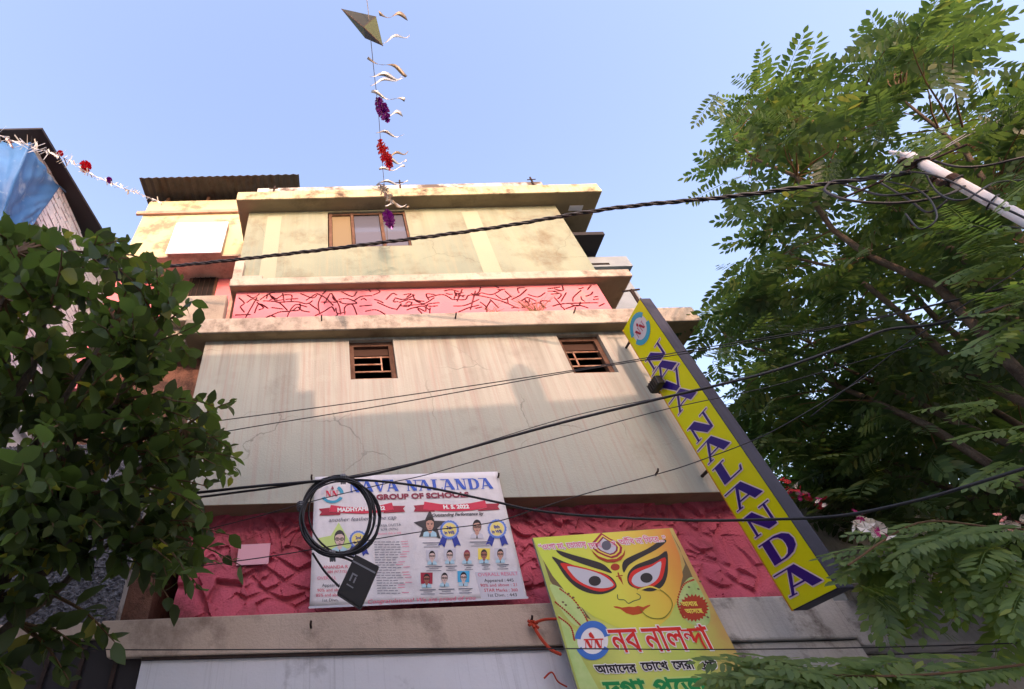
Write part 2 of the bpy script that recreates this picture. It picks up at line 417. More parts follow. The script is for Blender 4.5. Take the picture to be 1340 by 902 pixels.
_tcache = {}
def text_polys(txt):
    if txt in _tcache: return _tcache[txt]
    c = bpy.data.curves.new('tmp', 'FONT'); c.body = txt; c.size = 1; c.resolution_u = 3
    o = bpy.data.objects.new('tmp', c); COL.objects.link(o)
    dg = bpy.context.evaluated_depsgraph_get()
    cu = o.evaluated_get(dg).to_curve(dg, apply_modifiers=False)
    polys = []
    for sp in cu.splines:
        bp = sp.bezier_points; n = len(bp)
        if n < 2: continue
        pts = []
        for i in range(n):
            a, b = bp[i], bp[(i + 1) % n]
            p0, p1, p2, p3 = a.co, a.handle_right, b.co, b.handle_left
            straight = (a.handle_right - a.co).length < 1e-5 and (b.handle_left - b.co).length < 1e-5
            m = 1 if straight else 3
            for k in range(m):
                t = k / m; s_ = 1 - t
                q = a.co * s_ ** 3 + a.handle_right * (3 * s_ * s_ * t) + b.handle_left * (3 * s_ * t * t) + b.co * t ** 3
                pts.append((q.x, q.y))
        clean = [pts[0]]
        for q in pts[1:]:
            if math.hypot(q[0] - clean[-1][0], q[1] - clean[-1][1]) > 1e-4: clean.append(q)
        if len(clean) > 2: polys.append(clean)
    o.evaluated_get(dg).to_curve_clear()
    bpy.data.objects.remove(o); bpy.data.curves.remove(c)
    _tcache[txt] = polys
    return polys
def fit_text(txt, p0, p1, hgt, shear=0.0, cap=0.73):
    """letter outlines scaled so the line runs from p0 to p1 with capital height hgt"""
    P = text_polys(txt)
    if not P: return []
    xs = [q[0] for p in P for q in p]
    x0, x1 = min(xs), max(xs)
    dx, dy = p1[0] - p0[0], p1[1] - p0[1]
    L = math.hypot(dx, dy); ux, uy = dx / L, dy / L
    kx, ky = L / (x1 - x0), hgt / cap
    out = []
    for p in P:
        out.append([(p0[0] + ux * ((q[0] - x0) * kx + q[1] * ky * shear) - uy * q[1] * ky, p0[1] + uy * ((q[0] - x0) * kx + q[1] * ky * shear) + ux * q[1] * ky) for q in p])
    return out
def rim(pl, mb, polys, wdt, h, mat):
    """a band along every contour: one mitred strip each, every strip at its own hair of height"""
    for n_, p in enumerate(polys):
        a = np.array([(q[0], q[1]) for q in p]); n = len(a)
        d = np.roll(a, -1, 0) - a; d /= np.linalg.norm(d, axis=1, keepdims=True) + 1e-12
        nr = np.stack([-d[:, 1], d[:, 0]], 1); mv = nr + np.roll(nr, 1, 0); mv /= np.maximum((mv * mv).sum(1, keepdims=True) / 2, .35)
        hh = h + (n_ % 7) * .00004
        vs = [pl.p(*q, h=hh) for q in a + mv * wdt / 2] + [pl.p(*q, h=hh + .00001) for q in a - mv * wdt / 2]
        mb.add(vs, [(i, (i + 1) % n, n + (i + 1) % n, n + i) for i in range(n)], mat)
def outline(polys, wdt):
    out = []
    for p in polys: out += stroke(p, wdt, True)
    return out
def write(pl, mb, txt, a, b, hpx, h, mat, bold=0.0, edge=None, edgew=0.0, shear=0.0):
    """print a line of text on plane pl; a, b = pixel ends of its baseline, hpx = capital height in pixels"""
    p0, p1 = pl.px(*a), pl.px(*b)
    q = pl.px(a[0], a[1] - hpx); hg = math.hypot(q[0] - p0[0], q[1] - p0[1])
    P = fit_text(txt, p0, p1, hg, shear)
    if edge is not None: rim(pl, mb, P, edgew * 2, h - 0.0008, edge)
    pl.fill(mb, P, h, mat, True)
    if bold: rim(pl, mb, P, bold, h + 0.0003, mat)
# display capitals with thin and thick strokes, unit box, y up
def glyph(ch):
    if ch == 'N': return 0.95, [[(.12, 0), (.20, 0), (.20, 1), (.12, 1)], [(.04, 1), (.38, 1), (.84, 0), (.56, 0)], [(.76, .0), (.84, 0), (.84, 1), (.76, 1)], [(.62, .94), (.98, .94), (.98, 1), (.62, 1)], [(.0, .94), (.2, .94), (.2, 1), (0, 1)], [(.04, 0), (.28, 0), (.28, .05), (.04, .05)]]
    if ch == 'A': return 1.0, [[(.08, 0), (.17, 0), (.50, 1), (.38, 1)], [(.34, 1), (.60, 1), (1.0, 0), (.70, 0)], [(.22, .26), (.8, .26), (.8, .33), (.22, .33)], [(-.08, .94), (.56, .94), (.56, 1), (-.08, 1)], [(0, 0), (.26, 0), (.26, .05), (0, .05)]]
    if ch == 'V': return 1.0, [[(.02, 1), (.32, 1), (.64, 0), (.44, 0)], [(.50, 0), (.60, 0), (.94, 1), (.84, 1)], [(.74, .94), (1.05, .94), (1.05, 1), (.74, 1)], [(-.06, .94), (.3, .94), (.3, 1), (-.06, 1)]]
    if ch == 'L': return 0.85, [[(.12, 0), (.40, 0), (.40, 1), (.12, 1)], [(.02, .94), (.52, .94), (.52, 1), (.02, 1)], [(.12, 0), (.85, 0), (.85, .07), (.12, .07)], [(.76, 0), (.85, 0), (.9, .24), (.84, .24)]]
    if ch == 'D': return 1.0, [[(.12, 0), (.38, 0), (.38, 1), (.12, 1)], [(.0, .94), (.5, .94), (.5, 1), (.0, 1)], [(x, y) for x, y in [(.30, 1), (.55, 1), (.78, .92), (.94, .74), (.98, .5), (.94, .26), (.78, .08), (.55, 0), (.30, 0), (.30, .07), (.50, .07), (.62, .14), (.70, .3), (.72, .5), (.70, .7), (.62, .86), (.50, .93), (.30, .93)]]]
    return 0.5, []
def place_glyph(ch, f):
    return [[f(x, y) for x, y in p] for p in glyph(ch)[1]]

# ================================================================== GROUND
gm = MB(); gm.add([(-400, -400, 0), (400, -400, 0), (400, 400, 0), (-400, 400, 0)], [(0, 1, 2, 3)], plaster('dry_earth', (0.24, 0.21, 0.18), (0.20, 0.18, 0.15), None, patch=0.4))
tag(gm.build('ground', loc=(0, 0, 0)), kind='structure')
rm = MB(); rm.add([(-60, -2.6, .004), (60, -2.6, .004), (60, 3.3, .004), (-60, 3.3, .004)], [(0, 1, 2, 3)], plaster('lane_cement', (0.32, 0.31, 0.30), (0.26, 0.25, 0.24), None, patch=1.5))
tag(rm.build('road', loc=(0, 0, 0.004)), kind='structure')

# ================================================================== OPPOSITE HOUSE (behind the viewer; its roofline throws the stepped shade on the school wall)
OY = -3.2
def shade_pt(X, Z, Y=4.32):
    k = (Y - OY) / SUN_DIR.y * -1
    return X + SUN_DIR.x * k, Z + SUN_DIR.z * k
op = empty('unseen_opposite_house', (-3, -5, 0), 'unseen plastered house behind the viewer, stepped roof throws shade on the school wall', 'house')
xa, za = shade_pt(*[at(412, 461, 4.32)[i] for i in (0, 2)])
xb, zb = shade_pt(*[at(412, 547, 4.32)[i] for i in (0, 2)])
xs_, zs_ = shade_pt(*[at(389, 512, 4.32)[i] for i in (0, 2)])
xr, zr = shade_pt(*[at(840, 516, 4.32)[i] for i in (0, 2)])
m = MB(); m.box(-9, 4.9, OY - 6, OY, 0, zb - .55, OPPC); m.build('wall', op)
m = MB(); m.box(4.902, 12, OY - 6, OY + .1, 0, 7.9, OPPC); m.build('added_shade_block', op)  # unseen block added, height set to shade the lower right tree
tx, tz = shade_pt(2.15, 5.72, 4.32); m = MB(); m.tube([(tx, OY - .3, zb - .1), (tx, OY - .3, tz + .5), (tx, OY - .3, tz + .62)], [.17, .17, .06], BOXM, 14); m.build('shadow_caster', op)  # unseen cylinder added to cast a soft blob shadow on the school wall
m = MB(); m.hexa([(xb, OY - .2, zb - .55), (4.9, OY - .2, zb - .55), (4.9, OY, zb - .55), (xb, OY, zb - .55), (xb, OY - .2, zb), (4.9, OY - .2, zr + .02), (4.9, OY, zr + .02), (xb, OY, zb)], OPPC); m.build('parapet', op)
m = MB(); m.box(-9, xs_, OY - 4, OY, zb - .549, za, OPPC); m.box(xs_ + .002, xb - .002, OY - 3.8, OY, zb - .549, zs_, OPPC); m.build('stair_room', op)
for i in range(4):
    for k in range(2):
        x = -6.5 + i * 2.6; z = 1.0 + k * 3.3
        f = sbox('window', op, WOOD, x, x + 1.2, OY + .002, OY + .06, z, z + 1.4)
        sbox('pane', f, GLASS, x + .06, x + .57, OY + .062, OY + .07, z + .06, z + 1.34)
        sbox('pane', f, GLASS, x + .63, x + 1.14, OY + .062, OY + .07, z + .06, z + 1.34)

# ================================================================== SCHOOL BUILDING
W = 4.32
PB = 4.50                                   # plane of the recessed lower relief
Z3b = at(600, 439, W).z; Y3 = atZ(600, 427, Z3b).y; Z3t = at(600, 409, Y3).z
Z2b = at(778, 370, W).z; Y2 = atZ(700, 364, Z2b).y; Z2t = at(700, 355, Y2).z
Zrb = at(640, 271, W).z; Yr = atZ(640, 253.5, Zrb).y; Zrt = at(640, 243.5, Yr).z
ZLb = at(700, 650, W).z                     # foot of the plain wall
XL, XR = at(322, 300, W).x, at(752, 310, W).x
XLl = at(263, 475, W).x
ZT, ZB = at(500, 793.5, 4.30).z, at(500, 851, 4.30).z
sch = empty('school_building', (1.0, 5.5, 0), 'cream and pink three storey school front with plain concrete ledges', 'building')
def holed(mb, x0, x1, z0, z1, y, d, holes, mat, rev):
    xs = sorted({x0, x1, *[h[0] for h in holes], *[h[1] for h in holes]}); zs = sorted({z0, z1, *[h[2] for h in holes], *[h[3] for h in holes]})
    for i in range(len(xs) - 1):
        for j in range(len(zs) - 1):
            cx, cz = (xs[i] + xs[i + 1]) / 2, (zs[j] + zs[j + 1]) / 2
            if any(h[0] < cx < h[1] and h[2] < cz < h[3] for h in holes): continue
            mb.add([(xs[i], y, zs[j]), (xs[i + 1], y, zs[j]), (xs[i + 1], y, zs[j + 1]), (xs[i], y, zs[j + 1])], [(0, 1, 2, 3)], mat)
    for a, b, c, e in holes:
        mb.add([(a, y, c), (a, y + d, c), (a, y + d, e), (a, y, e)], [(0, 1, 2, 3)], rev)
        mb.add([(b, y, c), (b, y + d, c), (b, y + d, e), (b, y, e)], [(3, 2, 1, 0)], rev)
        mb.add([(a, y, c), (b, y, c), (b, y + d, c), (a, y + d, c)], [(0, 1, 2, 3)], rev)
        mb.add([(a, y, e), (b, y, e), (b, y + d, e), (a, y + d, e)], [(3, 2, 1, 0)], rev)
    # sides, top and foot
    mb.add([(x0, y, z0), (x0, y + 4.5, z0), (x0, y + 4.5, z1), (x0, y, z1)], [(3, 2, 1, 0)], mat)
    mb.add([(x1, y, z0), (x1, y + 4.5, z0), (x1, y + 4.5, z1), (x1, y, z1)], [(0, 1, 2, 3)], mat)
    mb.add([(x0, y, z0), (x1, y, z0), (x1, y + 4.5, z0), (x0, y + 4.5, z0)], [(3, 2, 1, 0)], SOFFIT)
    mb.add([(x0, y + 4.5, z0), (x1, y + 4.5, z0), (x1, y + 4.5, z1), (x0, y + 4.5, z1)], [(3, 2, 1, 0)], mat)

# --- middle storey: plain wall with two barred windows
def rect(pts, Y):
    P = [at(x, y, Y) for x, y in pts]
    return [sum(p.x for p in (P[0], P[3])) / 2, sum(p.x for p in (P[1], P[2])) / 2, (P[2].z + P[3].z) / 2, (P[0].z + P[1].z) / 2]
h1 = rect([(457.5, 447), (515, 446), (520, 495.5), (458, 496.5)], W); h1[3] = Z3b - .035
h2 = rect([(731, 440), (785, 437), (807, 487), (748.5, 489)], W); h2[3] = Z3b - .035
mb = MB(); holed(mb, XLl, XR, ZLb, Z3b - .001, W, .16, [h1, h2], CREAM, CREAM)
mb.build('wall', sch)
def barred(h, vfrac, flip):
    a, b, c, e = h; g = e - c
    f = MB()
    f.box(a + .004, a + .055, W + .05, W + .11, c + .003, e - .07, WOOD); f.box(b - .06, b - .004, W + .05, W + .11, c + .003, e - .07, WOOD)
    f.box(a + .004, b - .004, W + .05, W + .11, e - .069, e - .002, WOOD); f.box(a + .056, b - .061, W + .05, W + .11, c + .003, c + .03, WOOD)
    win = f.build('window', sch)
    sbox('shutter_board', win, DWOOD, a + .056, b - .061, W + .09, W + .125, c + g * .70, e - .07)
    for k, q in enumerate((.09, .27, .45, .63)):
        z = c + g * q
        x0, x1 = a + .056, b - .061
        xv = a + (b - a) * vfrac
        if k == 2: x0, x1 = (x0, xv) if not flip else (x0, x1)
        m = MB(); m.tube([(x0, W + .075, z), (x1, W + .075, z)], .010, BARM); m.build('bar', win)
    m = MB(); m.tube([(xv, W + .068, c + g * .27), (xv, W + .068, c + g * .63)], .010, BARM); m.build('bar', win)
    m = MB(); m.box(a - .1, b + .1, W + .162, W + .9, c - .1, e + .0, DARKIN, skip='f'); m.build('dark_room', win)
    return win
barred(h1, .70, False); barred(h2, .28, True)

# --- ledge above it (long concrete beam), beam over the upper relief, roof slab
XLedge = at(240, 430, Y3).x
m = MB(); m.box(XLedge, 4.43, Y3, 6.2, Z3b, Z3t, CONCP); m.build('ledge', sch, bevel=.012)
m = MB(); m.box(-1.42, 4.03, Y2, 7.2, Z2b, Z2t, CONCP); m.build('ledge', sch, bevel=.012)
m = MB(); m.box(-1.55, 4.36, Yr, 8.8, Zrb, Zrt, ROOFC); m.build('roof_slab', sch, bevel=.012)
# soffits in a darker brown plaster are separate sheets just under the slabs
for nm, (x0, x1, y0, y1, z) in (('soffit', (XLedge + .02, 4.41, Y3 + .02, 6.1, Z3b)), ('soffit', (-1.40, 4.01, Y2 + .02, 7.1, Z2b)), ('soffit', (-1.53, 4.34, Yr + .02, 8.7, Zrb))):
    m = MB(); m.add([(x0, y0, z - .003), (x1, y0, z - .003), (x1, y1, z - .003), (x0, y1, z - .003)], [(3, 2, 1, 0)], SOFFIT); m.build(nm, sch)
p0, p1 = at(337, 249, Yr + .25), at(708, 238, Yr + .25)
m = MB(); m.box(p0.x, p1.x, Yr + .25, Yr + .5, Zrt + .001, p1.z + .0, GREYC); m.build('coping', sch)
for x, y in ((356, 248), (521, 240), (694, 236)):
    p = at(x, y, Yr + .22); m = MB(); m.tube([(p.x, p.y, Zrt - .02), (p.x + .04, p.y + .02, p.z + .14)], .016, RUST, 6); m.tube([(p.x - .05, p.y, p.z + .02), (p.x + .1, p.y, p.z + .03)], .009, RUST, 5); m.build('reinforcing_rod', sch)
# drain opening in the roof overhang
p = atZ(753, 272, Zrb); m = MB(); m.box(p.x - .11, p.x + .11, p.y - .045, p.y + .045, Zrb - .02, Zrb - .004, WHITEP); m.build('drain_outlet', sch)

# --- top storey wall with a wide three-bay window
hu = rect([(430, 281), (531, 281), (539, 322), (428, 323.5)], W); hu[3] = Zrb - .05
mb = MB(); holed(mb, XL, XR, Z2t - .02, Zrb - .004, W, .14, [hu], UPPERC, UPPERC)
mb.build('wall', sch)
for x0, x1 in ((348, 367), (612, 634)):  # two upright strips painting in sunlight on the wall
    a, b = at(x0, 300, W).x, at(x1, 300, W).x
    m = MB(); m.add([(a, W - .003, Z2t + .02), (b, W - .003, Z2t + .02), (b, W - .003, Zrb - .13), (a, W - .003, Zrb - .13)], [(0, 1, 2, 3)], SUNSTRIP); m.build('painted_sun_strip', sch)
a, b, c, e = hu
f = MB(); bays = [at(x, 300, W).x for x in (432.5, 462, 501, 534)]
for q, wd in zip(bays, (.05, .045, .05, .05)): f.box(q - wd / 2, q + wd / 2, W + .02, W + .08, c + .002, e - .002, WOOD)
f.box(a, b, W + .03, W + .075, c + .003, c + .05, WOOD); f.box(a, b, W + .03, W + .075, e - .05, e - .004, WOOD)
win = f.build('window', sch)
sbox('blind_board', win, ORANGEP, bays[0] + .03, bays[1] - .03, W + .05, W + .07, c + .05, e - .05)
sbox('pane', win, GLASS, bays[1] + .03, bays[2] - .03, W + .05, W + .058, c + .05, e - .05); sbox('pane', win, GLASS, bays[2] + .03, bays[3] - .03, W + .05, W + .058, c + .05, e - .05)
zc = c + (e - c) * .46
sbox('curtain', win, CURT, bays[1] + .03, bays[2] - .03, W + .044, W + .049, c + .05, zc); sbox('curtain', win, CURT, bays[2] + .03, bays[3] - .03, W + .044, W + .049, c + .05, zc)
m = MB(); m.box(a, b, W + .142, W + .8, c - .05, e, DARKIN, skip='f'); m.build('dark_room', win)
# raised plaster border at the left foot of that wall
m = MB(); x0 = at(302, 368, Y2).x; m.box(-1.40, -1.40 + .13, Y2 + .01, W - .004, Z2t + .001, Z2t + .42, CONCP); m.box(-1.268, -1.268 + .28, Y2 + .012, W - .004, Z2t + .001, Z2t + .07, CONCP); m.build('plaster_kerb', sch)

# --- carved relief bands
def relief(name, x0, x1, z0, z1, Y, step, strokes, mode, depth, wdt, mat, parent, rough=.002):
    nx, nz = int((x1 - x0) / step) + 1, int((z1 - z0) / step) + 1
    gx, gz = np.linspace(x0, x1, nx), np.linspace(z0, z1, nz)
    X, Z = np.meshgrid(gx, gz); H = np.zeros_like(X)
    for pts, kind in strokes:
        pts = smooth_path([(p[0], p[1], 0) for p in pts], 5) if kind != 'l' else [Vector((p[0], p[1], 0)) for p in pts]
        dpt = depth * random.uniform(.7, 1.1)
        for i in range(len(pts) - 1):
            ax, az, bx, bz = pts[i].x, pts[i].y, pts[i + 1].x, pts[i + 1].y
            L = math.hypot(bx - ax, bz - az)
            if L < 1e-6: continue
            ux, uz = (bx - ax) / L, (bz - az) / L
            nxv, nzv = (-uz, ux)
            if nzv > 0 or (abs(nzv) < .15 and nxv < 0): nxv, nzv = -nxv, -nzv      # cut falls away below the line
            R = .16 if mode == 'terrace' else wdt
            i0, i1 = np.searchsorted(gx, min(ax, bx) - R), np.searchsorted(gx, max(ax, bx) + R)
            j0, j1 = np.searchsorted(gz, min(az, bz) - R), np.searchsorted(gz, max(az, bz) + R)
            if i1 <= i0 or j1 <= j0: continue
            xs, zs = X[j0:j1, i0:i1], Z[j0:j1, i0:i1]
            t = (xs - ax) * ux + (zs - az) * uz
            s = (xs - ax) * nxv + (zs - az) * nzv
            tc = np.clip(t, 0, L)
            d = np.hypot(xs - ax - ux * tc, zs - az - uz * tc)
            g = -dpt * np.clip((wdt - d) / (wdt * .45), 0, 1)
            if mode == 'terrace':
                inside = (t > -.01) & (t < L + .01)
                g2 = np.where((s > 0) & inside, -dpt * np.exp(-np.maximum(s - wdt, 0) / .085), 0)
                g = np.minimum(g, g2)
            H[j0:j1, i0:i1] = np.minimum(H[j0:j1, i0:i1], g)
    H += np.random.default_rng(3).normal(0, rough, H.shape)
    v = np.stack([X.ravel(), (Y - H).ravel(), Z.ravel()], 1)
    idx = np.arange(nx * nz).reshape(nz, nx)
    f = np.stack([idx[:-1, :-1].ravel(), idx[:-1, 1:].ravel(), idx[1:, 1:].ravel(), idx[1:, :-1].ravel()], 1)
    hf = H.ravel()[f].min(1)
    mb = MB(); mb.v = [tuple(q) for q in v]; mb.f = [tuple(q) for q in f.tolist()]; mb.mats = [mat, GROOVESHADE]
    mb.m = [int(q) for q in (hf < -.55 * depth)] if mode == 'groove' else [0] * len(mb.f)  # deep groove faces take the painted shade
    return mb.build(name, parent)
def zs(pts, ox, oy, sc, Y, kind='c'):
    return ([(lambda p: (p.x, p.z))(at(ox + x / sc, oy + y / sc, Y)) for x, y in pts], kind)
up = []
for s in ([(65, 150), (100, 185), (75, 210), (100, 245)], [(40, 265), (140, 262)], [(110, 280), (150, 210), (185, 150)], [(185, 180), (230, 215), (200, 230)], [(230, 170), (330, 180), (390, 232)],
          [(260, 278), (340, 245), (420, 238), (460, 212), (490, 235), (540, 245)], [(390, 280), (410, 235), (450, 195), (520, 210)], [(320, 180), (450, 175), (520, 190), (560, 170)], [(580, 270), (640, 240), (690, 210), (710, 240)],
          [(590, 120), (650, 150), (700, 200)], [(620, 178), (720, 178)], [(640, 190), (680, 120)], [(690, 120), (740, 200), (750, 260)], [(740, 160), (800, 155), (860, 185), (790, 190), (745, 180)], [(760, 110), (830, 140), (860, 110)],
          [(780, 260), (780, 210), (830, 195), (860, 260)], [(840, 170), (890, 140), (960, 135)], [(890, 160), (910, 155), (925, 165)], [(1000, 180), (1080, 215), (1120, 225)], [(880, 205), (960, 200)], [(920, 240), (990, 230), (1050, 260)],
          [(120, 130), (160, 150), (200, 125)], [(210, 160), (260, 125)], [(270, 120), (300, 160), (360, 130)], [(360, 120), (370, 180)], [(380, 160), (460, 155)], [(480, 120), (560, 150), (590, 130)], [(520, 165), (580, 125)], [(610, 260), (600, 190), (620, 140)],
          [(170, 250), (200, 190), (260, 220)], [(285, 215), (360, 225)], [(1060, 160), (1100, 120), (1130, 130)], [(1120, 150), (1180, 160), (1250, 130)], [(1150, 180), (1220, 160), (1290, 175)], [(1180, 200), (1300, 195)], [(1200, 230), (1260, 215), (1320, 240)], [(1130, 230), (1160, 190)]):
    up.append(zs(s, 300, 360, 5.154, W, 'c'))
for s in ([(250, 190), (320, 190), (340, 165), (420, 170), (540, 200), (620, 235)], [(600, 190), (650, 165), (690, 130)], [(280, 265), (340, 240), (400, 225)], [(820, 125), (890, 115)], [(820, 140), (900, 138)], [(840, 158), (890, 153)],
          [(970, 200), (975, 175), (1020, 135)], [(1020, 175), (1025, 190), (1040, 200)], [(1050, 170), (1080, 160), (1090, 145)], [(1100, 175), (1120, 172)], [(1095, 190), (1125, 187)], [(850, 230), (920, 215), (1120, 210)],
          [(90, 180), (180, 160), (240, 190)], [(80, 260), (90, 220), (160, 210)], [(900, 200), (930, 150)], [(860, 180), (900, 225)], [(20, 200), (70, 215), (130, 180)], [(10, 240), (60, 230), (100, 250)], [(260, 150), (310, 175)], [(420, 150), (480, 160), (540, 130)],
          [(470, 190), (520, 240)], [(440, 250), (470, 200)], [(560, 140), (600, 175)], [(700, 160), (760, 175), (800, 150)], [(640, 200), (680, 240)], [(930, 245), (1000, 225), (1060, 240)], [(1060, 130), (1080, 105)], [(1130, 230), (1160, 215)], [(380, 140), (350, 250)], [(300, 130), (270, 200)], [(250, 230), (320, 225), (400, 190)]):
    up.append(zs(s, 540, 350, 4.62, W, 'c'))
_ru = random.Random(77)
for k in range(60):
    x = _ru.uniform(XL + .1, XR - .3); z = _ru.uniform(Z3t + .05, Z2b - .05); an = _ru.uniform(-.9, .9) + (math.pi / 2 if k % 4 == 0 else 0); L_ = _ru.uniform(.06, .20); bd_ = _ru.uniform(-.09, .09)
    up.append(([(x, z), (x + L_ * .5 * math.cos(an) - bd_ * math.sin(an), z + L_ * .5 * math.sin(an) + bd_ * math.cos(an)), (x + L_ * math.cos(an), z + L_ * math.sin(an))], 'c'))
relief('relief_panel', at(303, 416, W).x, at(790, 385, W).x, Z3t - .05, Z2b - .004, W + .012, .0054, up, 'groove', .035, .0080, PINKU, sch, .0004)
lo = []
for s in ([(300, 310), (330, 250), (385, 345), (390, 270), (440, 340), (450, 250), (505, 305)], [(320, 390), (380, 375), (500, 325)], [(130, 400), (140, 340), (190, 300), (240, 360), (260, 390), (290, 250)], [(380, 640), (490, 580), (480, 660), (400, 720)], [(620, 490), (780, 590), (880, 550)], [(540, 560), (690, 670), (800, 590), (880, 545)], [(650, 680), (640, 700), (400, 800), (330, 760)], [(330, 770), (390, 850)], [(190, 430), (270, 410)], [(190, 670), (290, 680), (370, 690)], [(120, 810), (190, 700)]):
    lo.append(zs(s, 250, 640, 5.635, PB, 'l'))
for s in ([(520, 210), (560, 300), (585, 400)], [(570, 200), (630, 270), (650, 360), (660, 450)], [(700, 215), (735, 230), (690, 290), (670, 330), (700, 350), (750, 310), (790, 300)], [(405, 400), (420, 375), (460, 375), (478, 400)], [(600, 470), (700, 430), (780, 370), (850, 300)], [(690, 420), (760, 420), (850, 470), (880, 500)], [(690, 680), (800, 720), (870, 740)], [(480, 840), (560, 800), (650, 800), (720, 830), (770, 860)], [(50, 420), (130, 405), (210, 440)], [(520, 650), (560, 640), (580, 610)], [(780, 850), (870, 800)]):
    lo.append(zs(s, 250, 640, 5.635, PB, 'c'))
for s in ([(310, 165), (330, 230)], [(600, 110), (650, 140), (700, 150)], [(610, 190), (670, 130), (680, 185), (640, 200)], [(720, 180), (850, 185)], [(890, 250), (910, 225), (935, 330), (1190, 390), (1110, 240), (1110, 180)], [(960, 310), (1080, 350), (1190, 395)], [(1010, 430), (1080, 350)], [(1140, 230), (1190, 370)], [(1040, 105), (1110, 130)], [(100, 320), (140, 280)], [(490, 100), (480, 150), (510, 165)], [(520, 110), (540, 150)]):
    lo.append(zs(s, 660, 640, 3.941, PB, 'l'))
for s in ([(30, 180), (80, 230), (130, 240), (160, 225)], [(100, 150), (170, 200), (240, 235), (290, 200), (330, 160)], [(170, 160), (210, 200), (240, 220)], [(200, 140), (250, 165), (290, 180)], [(690, 190), (760, 160), (820, 120)], [(730, 80), (740, 130), (790, 90)], [(790, 90), (840, 170), (880, 180)], [(870, 80), (900, 150), (960, 180), (1000, 170)], [(930, 70), (1000, 120), (1030, 200)], [(90, 400), (120, 375), (150, 360)], [(940, 400), (1030, 380), (1060, 330)], [(390, 150), (430, 170), (470, 200)], [(380, 200), (420, 110), (470, 90)], [(550, 180), (570, 120), (610, 90)], [(40, 300), (90, 290), (130, 330)], [(10, 130), (60, 150), (110, 120)]):
    lo.append(zs(s, 660, 640, 3.941, PB, 'c'))
for k in range(44):          # leaf and ribbon shapes all along the band
    x = random.uniform(-1.3, 3.5); z = random.uniform(ZT + .05, ZLb - .05); an = random.uniform(0, 3.1); L = random.uniform(.25, .6); bw_ = random.uniform(.05, .14)
    ca, sa = math.cos(an), math.sin(an)
    for sg_ in ((1, -1) if k % 2 else (1,)):
        lo.append(([(x, z), (x + L * .3 * ca - sg_ * bw_ * sa, z + L * .3 * sa + sg_ * bw_ * ca), (x + L * .7 * ca - sg_ * bw_ * .8 * sa, z + L * .7 * sa + sg_ * bw_ * .8 * ca), (x + L * ca, z + L * sa)], 'c'))
for k in range(26):          # the stretch hidden behind the banner
    x = random.uniform(-.15, 1.6); z = random.uniform(ZT + .1, ZLb - .1); an = random.uniform(0, 3.1); L = random.uniform(.15, .4)
    lo.append(([(x, z), (x + L * .5 * math.cos(an) + .04, z + L * .5 * math.sin(an)), (x + L * math.cos(an), z + L * math.sin(an))], 'c'))
relief('relief_panel', at(236, 740, PB).x, 3.75, ZT - .3, ZLb + .14, PB, .0095, lo, 'terrace', .055, .015, PINKL, sch, .0009)
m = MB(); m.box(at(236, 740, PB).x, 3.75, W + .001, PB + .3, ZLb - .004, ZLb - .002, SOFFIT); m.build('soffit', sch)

# --- ledge over the shop, shop front
XD = 2.2
m = MB(); m.hexa([(at(142, 851, 4.3).x, 4.30, ZB), (XD, 4.30, ZB), (XD, 4.9, ZB), (at(142, 851, 4.3).x, 4.9, ZB), (at(133, 812, 4.3).x, 4.30, ZT - .05), (XD, 4.30, ZT), (XD, 4.9, ZT), (at(133, 812, 4.3).x, 4.9, ZT - .05)], LEDGEC); m.build('ledge', sch, bevel=.01)
m = MB(); m.box(XD + .001, 3.9, 4.30, 4.9, ZB + .0, ZT + .0, GREYC); m.build('ledge', sch, bevel=.015)
XS = at(187, 855, 4.32).x
m = MB(); m.box(XS, XD, 4.33, 4.6, 0, ZB - .012, SHOPC); m.build('shop_shutter', sch)
m = MB(); m.box(XD + .002, 3.9, 4.335, 4.6, 0, ZB - .012, GREYC); m.build('wall', sch)
sbox('drip_strip', sch, RUST, XS, XD, 4.312, 4.34, ZB - .022, ZB - .002)
m = MB(); m.box(XS - .5, 3.74, 5.32, 8.8, 0, Z3b - .002, GREYC); m.build('core_wall', sch)
m = MB(); m.box(XL + .05, XR - .1, W + 1.0, 8.7, Z3t, Zrb - .01, GREYC); m.build('core_wall', sch)
m = MB(); m.box(at(303, 416, W).x, at(790, 385, W).x, W + .08, 7.0, Z3t + .001, Z2b - .006, PINKU); m.build('wall', sch)
m = MB(); m.box(at(236, 740, PB).x, 3.75, PB + .07, 5.31, ZT - .2, ZLb - .005, PINKL); m.build('wall', sch)
# --- nails and pegs sticking out of the ledges
for x, y, Y in ((421, 420, Y3), (596, 417, Y3), (751, 410, Y3), (651, 628, W), (858, 622, W), (408, 630, W), (407, 822, 4.30), (694, 815, 4.30)):
    p = at(x, y, Y); m = MB(); m.tube([p + Vector((0, .03, 0)), p + Vector((0, -.06, .01)), p + Vector((.004, -.075, .03))], .009, RUST, 6); m.build('peg', sch, smooth=True)

# --- sun shades and wing on the right flank
m = MB(); m.box(XR + .002, 4.43, 4.62, 5.12, 9.28, 9.36, EAVE); m.build('sun_shade', sch)
wing = empty('rear_wing', (4.3, 6, 0), 'pale blue grey rear block showing past the right end of the school roof', 'building')
m = MB(); m.box(XR + .003, 4.72, 5.06, 7.8, 0, 8.88, BLUEW); m.build('wall', wing)
m = MB(); m.box(XR + .003, 4.86, 4.97, 7.9, 8.885, 9.15, BLUEW); m.build('parapet', wing)
sbox('slot', wing, DARKIN, 3.95, 4.5, 4.964, 4.975, 8.93, 8.975)
m = MB(); m.box(4.05, 4.66, 4.99, 5.055, 7.3, 8.55, BLUEW); m.build('panel', wing)

